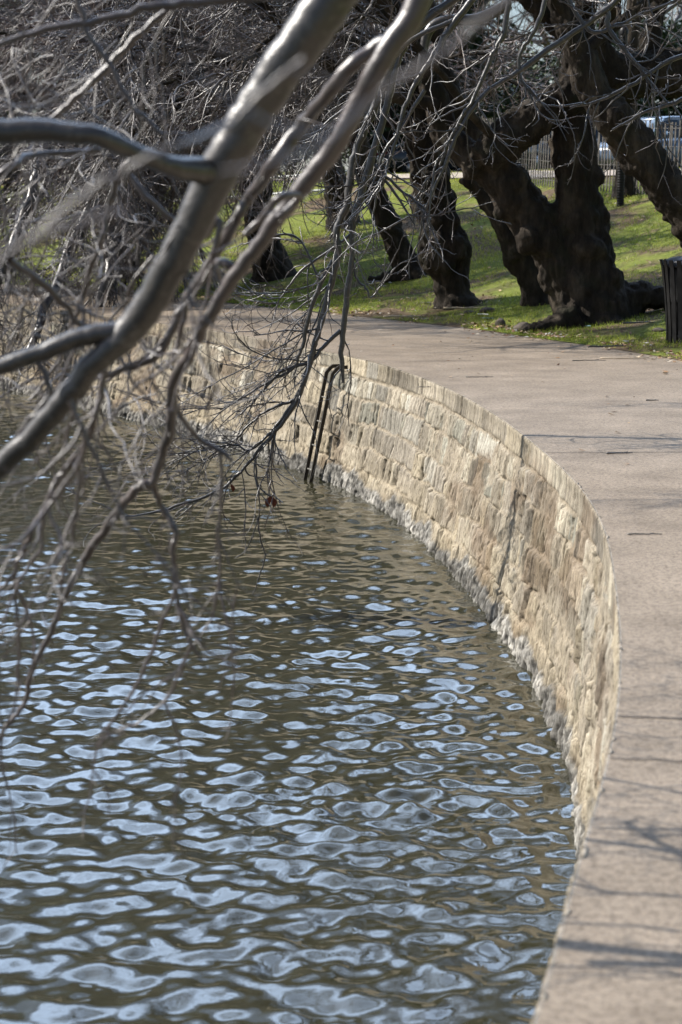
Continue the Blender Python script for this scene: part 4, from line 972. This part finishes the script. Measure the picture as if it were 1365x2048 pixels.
# ------------------------------------------------------------------ snow fence
def fence():
    pts_ = np.array([[2.75, 42.2], [3.2, 40.5], [3.7, 38.8], [4.7, 35.8], [5.7, 33.0], [7.2, 29.5]])
    a = crom(np.concatenate([pts_, 0 * pts_[:, :1]], 1), 10)[:, :2]; seg_ = np.concatenate([[0], np.cumsum(np.linalg.norm(np.diff(a, axis=0), axis=1))])
    r_ = np.random.default_rng(5); base = np.array([a[20][0], a[20][1], gz(*a[20])])
    root = thing('slat_fence', 'weathered wooden slat snow fence wired together, sagging along the bank top', 'fence', base.tolist())
    WD = simple('weathered_slat', (.06, .055, .05), (.13, .12, .11), 12, .85, .3)
    mb = MB(); top = []
    for q_ in np.arange(0, seg_[-1], .115):
        x = np.interp(q_, seg_, a[:, 0]); y = np.interp(q_, seg_, a[:, 1]); z = gz(x, y)
        dx = np.interp(q_ + .1, seg_, a[:, 0]) - x; dy = np.interp(q_ + .1, seg_, a[:, 1]) - y; rz = math.atan2(dy, dx + 1e-9)
        ln = r_.normal(0.06, .03) + (.12 if q_ > 11 else 0); h = 1.22 + r_.normal(0, .015)
        mb.box((x - base[0], y - base[1], z + h / 2 + .03 - base[2]), (.038, .010, h), rz, 0)
        V = mb.V[-1]; V[:, 0] += (V[:, 2] - (z - base[2])) * ln * math.cos(rz); V[:, 1] += (V[:, 2] - (z - base[2])) * ln * math.sin(rz)
    mb.build('slats', WD, root, False)
    WR = simple('wire', (.12, .11, .10), (.2, .19, .18), 10, .5, 0, metal=.6)
    for h in (.15, .5, .85, 1.15):
        mb = MB(); mb.tube([(x - base[0], y - base[1], gz(x, y) + h - base[2]) for x, y in a[::4]], .006, 6); mb.build('wire', WR, root)
    for i in range(0, len(a), 9):
        x, y = a[i]; mb = MB(); z = gz(x, y) - base[2]; mb.box((x - base[0] + .03, y - base[1] + .03, z + .7), (.04, .04, 1.5)); mb.build('post', simple('post_steel', (.03, .05, .035), (.05, .07, .05), 9, .6, 0), root, False)
fence()
# white pipe rail along the upper walk
def rail():
    WP = simple('white_rail_paint', (.70, .74, .72), (.8, .82, .8), 8, .45, .1)
    A_ = P(-60, 406, 46.5); B_ = P(700, 343, 40.5); root = thing('pipe_railing', 'white two-rail pipe railing on the bank behind the twigs', 'railing', A_.tolist())
    for dz in (0, -.33):
        k = np.linspace(0, 1, 9)[:, None]; mb = MB(); mb.tube((B_ - A_) * k + [0, 0, dz], .028, 10); mb.build('rail', WP, root)
    for t_ in np.linspace(.03, .97, 7):
        p = (B_ - A_) * t_; w = A_ + p; zb = gz(w[0], w[1]); mb = MB(); mb.tube([(p[0], p[1], .03), (p[0], p[1], zb - A_[2] - .1)], .032, 10); mb.build('post', WP, root)
rail()

# ------------------------------------------------------------------ parked cars behind the fence
GLASS, _t, _b = mat('car_glass', (.02, .03, .04), .05, .8)
TYRE = simple('tyre', (.012, .012, .012), (.02, .02, .02), 10, .8, 0); RIM = simple('rim', (.5, .5, .52), (.6, .6, .62), 10, .3, 0, metal=.8)
TAIL = simple('tail_lamp', (.35, .01, .01), (.45, .02, .02), 10, .2, 0); HEAD = simple('head_lamp', (.7, .7, .7), (.8, .8, .8), 10, .1, 0)
PLT = simple('plate', (.6, .6, .58), (.7, .7, .68), 10, .5, 0)
def car(loc, rz, paint, label, prof=None):
    root = thing('parked_car', label, 'car', loc, rz, 'cars parked behind the slat fence')
    pm, t, b = mat('car_paint', paint, .25, .6); b.inputs['Coat Weight'].default_value = .8
    # side outline of body (x, z_low, z_high) and half width
    xs = np.array([-2.2, -2.15, -1.9, -1.4, -.6, .3, 1.0, 1.6, 2.0, 2.2, 2.25]); top = np.array([.62, .80, .90, .93, .94, .93, .90, .82, .74, .66, .5]); lo = np.array([.35, .26, .24, .22, .22, .22, .22, .22, .24, .28, .38]); hw = np.array([.68, .78, .84, .87, .88, .88, .87, .85, .80, .70, .62])
    def loft(xs, rings, name, m, par, caps=True):
        k = len(rings[0]); V = np.array(rings).reshape(-1, 3); n = len(rings)
        Q = [[i * k + j, i * k + (j + 1) % k, (i + 1) * k + (j + 1) % k, (i + 1) * k + j] for i in range(n - 1) for j in range(k)]
        T = []
        if caps:
            c0 = V[:k].mean(0); c1 = V[-k:].mean(0); V = np.vstack([V, c0, c1])
            T = [[(j + 1) % k, j, n * k] for j in range(k)] + [[(n - 1) * k + j, (n - 1) * k + (j + 1) % k, n * k + 1] for j in range(k)]
        return mesh(name, V, Q, T, m, par)
    rings = []
    for x, z1, z0, w in zip(xs, top, lo, hw):
        sec = []
        for a in np.linspace(0, 2 * PI, 20, endpoint=False):
            cx, cz = math.cos(a), math.sin(a); e = .45
            sec.append((x, w * math.copysign(abs(cx) ** e, cx), (z0 + z1) / 2 + (z1 - z0) / 2 * math.copysign(abs(cz) ** e, cz)))
        rings.append(sec)
    body = loft(xs, rings, 'body', pm, root)
    cx_ = np.array([-1.75, -1.2, -.9, -.3, .3, .65, 1.25]); ct = np.array([.92, 1.28, 1.40, 1.45, 1.43, 1.36, .90]); cw = np.array([.66, .66, .62, .60, .60, .64, .72])
    rings = []
    for x, z1, w in zip(cx_, ct, cw):
        rings.append([(x, -w - .10, .86), (x, -w - .08, .90), (x, -w + .01, .86 + (z1 - .86) * .85), (x, -w + .12, z1), (x, w - .12, z1), (x, w - .01, .86 + (z1 - .86) * .85), (x, w + .08, .90), (x, w + .10, .86)])
    loft(cx_, rings, 'cabin_glass', GLASS, root)
    rings = [[(x, -w + .06, z1 - .03), (x, -w + .14, z1 + .015), (x, w - .14, z1 + .015), (x, w - .06, z1 - .03)] for x, z1, w in zip(cx_[1:-1], ct[1:-1], cw[1:-1])]
    loft(cx_[1:-1], rings, 'roof', pm, root)
    for x0, x1, z1 in ((-1.75, -1.2, 1.28), (1.25, .65, 1.36), (-.1, -.05, 1.44)):
        for sgn in (-1, 1):
            mb = MB(); mb.tube([(x0, sgn * .75, .9), (x1, sgn * .63, z1)], .03, 6); mb.build('pillar', pm, root)
    for x in (-1.35, 1.4):
        for sgn in (-1, 1):
            w = MB(); a = np.linspace(0, 2 * PI, 25)
            w.tube(np.stack([x + .24 * np.cos(a), 0 * a + sgn * .82, .32 + .24 * np.sin(a)], 1), .085, 8, False); wh = w.build('wheel', TYRE, root)
            w = MB(); w.tube([(x, sgn * .76, .32), (x, sgn * .875, .32)], .19, 16); w.build('rim', RIM, wh)
    for sgn in (-1, 1):
        mb = MB(); mb.box((-2.16, sgn * .60, .72), (.08, .28, .14)); mb.build('tail_light', TAIL, root)
        mb = MB(); mb.box((2.14, sgn * .55, .60), (.12, .26, .12)); mb.build('headlight', HEAD, root)
        mb = MB(); mb.box((.75, sgn * .95, .98), (.12, .16, .12)); mb.build('mirror', pm, root)
    mb = MB(); mb.box((-2.215, 0, .55), (.02, .38, .13)); mb.build('number_plate', PLT, root)
    return root
def put(x, Y, zoff=0): p = P(x, 300, Y); return (p[0], p[1], gz(p[0], p[1]) + .1 + zoff)
car(put(1055, 56), math.radians(62), (.012, .018, .045), 'dark blue parked car seen between the stems of the big tree')
car(put(1205, 58), math.radians(200), (.45, .46, .48), 'silver parked car glinting right of the big trunk')
car(put(1325, 53), math.radians(218), (.10, .16, .26), 'light blue parked car behind the fence at the right edge')
car(put(900, 62), math.radians(10), (.03, .035, .04), 'dark grey parked car half hidden by the crooked trunks')

# ------------------------------------------------------------------ dark evergreens and bare woodland in the background
def leafy(x, y, h, w, lab, seed, col=((.012, .022, .008), (.035, .055, .018)), n=9000, ls=.16, kind='evergreen_tree', trunk=True):
    rg = np.random.default_rng(seed); z = gz(x, y); root = thing(kind, lab, 'tree', (x, y, z))
    ncl = 34; cc = np.stack([rg.normal(0, w * .30, ncl), rg.normal(0, w * .30, ncl), h * (.12 + .8 * rg.random(ncl))], 1)
    sh = 1 - .55 * np.clip(cc[:, 2] / h - .35, 0, 1) * 1.5; cc[:, :2] *= sh[:, None]; cr = rg.uniform(.13, .24, ncl) * w
    i = rg.integers(0, ncl, n); d = nrm(rg.normal(size=(n, 3))); p = cc[i] + d * (cr[i] * rg.random(n) ** .35)[:, None]; p[:, 2] = np.maximum(p[:, 2], .05)
    u = nrm(rg.normal(size=(n, 3))) * ls * rg.uniform(.5, 1.2, (n, 1)); v = nrm(np.cross(u, rg.normal(size=(n, 3)))) * ls * .5
    V = np.stack([p - u, p - v, p + u, p + v], 1).reshape(-1, 3)
    m, t, b = mat('evergreen_leaf', col[0], .55, .35); nn = noise(t, .9, 3); t.links.new(ramp(t, nn, [(.35, col[0]), (.65, col[1])]), b.inputs['Base Color'])
    mesh('crown', V, np.arange(4 * n).reshape(-1, 4), None, m, root, False)
    mb = MB(); mb.tube([(0, 0, -.1), (.1, 0, h * .4), (0, .1, h * .85)], [.25, .16, .05], 10); mb.build('trunk', BARK_O, root)
def bare(x, y, h, lab, seed):
    rg = np.random.default_rng(seed); z = gz(x, y); base = np.array([x, y, z]); root = thing('bare_tree', lab, 'tree', base.tolist())
    mb = MB(); mb.tube([(0, 0, -.1), (.1, 0, h * .3), (0, .1, h * .6), (.1, 0, h * .9)], [.3, .22, .14, .05], 10); mb.build('trunk', BARK_O, root)
    k = 14; s0 = base + np.stack([0 * np.arange(k), 0 * np.arange(k), rg.uniform(.2, .8, k) * h], 1)
    a = walk(s0, nrm(rg.normal(size=(k, 3)) + [0, 0, .9]), rg.uniform(.25, .5, k) * h, 8, np.full(k, .10), np.full(k, .03), .1, np.full(k, .05), rg)
    b = spawn([a], 160, rg, (.8, 2.5), (.3, .9), (.02, .04), .12, (0, .08), 6); c = spawn([a, b], 900, rg, (.6, 1.8), (.3, .9), (.012, .018), .14, (0, .05), 4)
    tubes_mesh('crown', [(a[0] - base, a[1]), (b[0] - base, b[1]), (c[0] - base, c[1])], TWIG, root, [6, 4, 3])
R = np.random.default_rng(200); k = 0
desc = ['leftmost', 'second from left', 'third from left', 'fourth from left', 'fifth from left', 'sixth from left', 'seventh from left', 'rightmost']
for i, (px, Y, h, w) in enumerate([(-180, 60, 19, 10), (20, 64, 21, 10), (180, 60, 19, 10), (350, 66, 22, 10), (500, 60, 18, 9), (650, 66, 16, 9), (770, 62, 7.0, 6)]):
    p = P(px, 300, Y); leafy(p[0], p[1], h, w, 'dark tall evergreen beyond the road, %s of its row' % desc[i], 300 + i)
for i, (px, Y, h, w, lab) in enumerate([(880, 74, 3.9, 6, 'low dark evergreen shrub behind the dark grey car'), (1020, 72, 4.2, 6, 'green evergreen shrub behind the dark blue car'), (1120, 70, 4.6, 6, 'evergreen shrub above the big tree fork'), (1240, 66, 4.4, 6, 'evergreen shrub behind the silver car'), (1390, 62, 4.4, 6, 'evergreen shrub at the right edge beyond the fence')]):
    p = P(px, 300, Y); leafy(p[0], p[1], h, w, lab, 320 + i, ((.014, .03, .008), (.05, .085, .02)), 7000, .13, 'evergreen_shrub')
for i, (px, Y, h, lab) in enumerate([(820, 90, 12, 'bare tree against the sky behind the low shrubs, leftmost'), (960, 100, 11, 'bare tree against the sky above the dark blue car'), (1120, 95, 12, 'bare tree against the sky behind the big tree'), (1290, 85, 13, 'bare tree against the sky at upper right')]):
    p = P(px, 300, Y); bare(p[0], p[1], h, lab, 340 + i)

# ------------------------------------------------------------------ light
SD = np.array([-.96, .24, 0]); SD /= np.linalg.norm(SD); EL = math.radians(40)
sun_dir = Vector((SD[0] * math.cos(EL), SD[1] * math.cos(EL), math.sin(EL)))
sl = bpy.data.lights.new('sun', 'SUN'); sl.energy = 5.0; sl.angle = math.radians(.5); sl.color = (1, .95, .87)
so = bpy.data.objects.new('sun', sl); C.objects.link(so); so.rotation_euler = sun_dir.to_track_quat('Z', 'Y').to_euler()
w = bpy.data.worlds.new('World'); sc.world = w; w.use_nodes = True; nt = w.node_tree
sky = nt.nodes.new('ShaderNodeTexSky'); sky.sky_type = 'NISHITA'; sky.sun_disc = False; sky.sun_elevation = EL
sky.sun_rotation = math.atan2(SD[0], SD[1]); sky.dust_density = 1.2; sky.altitude = 0
bg = nt.nodes['Background']; 
tc = nt.nodes.new('ShaderNodeTexCoord'); mp = nt.nodes.new('ShaderNodeMapping'); mp.inputs['Scale'].default_value = (1, 1, 2.2)
cn = nt.nodes.new('ShaderNodeTexNoise'); cn.inputs['Scale'].default_value = 2.2; cn.inputs['Detail'].default_value = 6; cn.inputs['Roughness'].default_value = .6
nt.links.new(tc.outputs['Generated'], mp.inputs[0]); nt.links.new(mp.outputs[0], cn.inputs[0])
cr_ = ramp(nt, cn.outputs['Fac'], [(.42, (0, 0, 0)), (.72, (.25, .25, .25))])
c1_ = mix(nt, cr_, sky.outputs[0], (4.5, 4.7, 5.2))
sx = nt.nodes.new('ShaderNodeSeparateXYZ'); nt.links.new(tc.outputs['Generated'], sx.inputs[0])
bank = ramp(nt, sx.outputs[1], [(.30, (0, 0, 0)), (.62, (1, 1, 1))])          # bright sky band above the frame, added to light up the water's reflections
bank = mix(nt, 1.0, bank, ramp(nt, cn.outputs['Fac'], [(.30, (.45, .45, .45)), (.60, (1, 1, 1))]), 'MULTIPLY')
bank = mix(nt, 1.0, bank, ramp(nt, sx.outputs[2], [(.475, (.05, .05, .05)), (.53, (1, 1, 1)), (.80, (.8, .8, .8))]), 'MULTIPLY')
nt.links.new(mix(nt, bank, c1_, (23.5, 31, 43)), bg.inputs[0]); bg.inputs[1].default_value = .075
sc.view_settings.view_transform = 'Standard'; sc.view_settings.look = 'None'; sc.view_settings.exposure = .68; sc.view_settings.gamma = 1
sc.render.engine = 'CYCLES'
sc.cycles.max_bounces = 6; sc.cycles.caustics_reflective = False; sc.cycles.caustics_refractive = False
sc.cycles.use_denoising = True
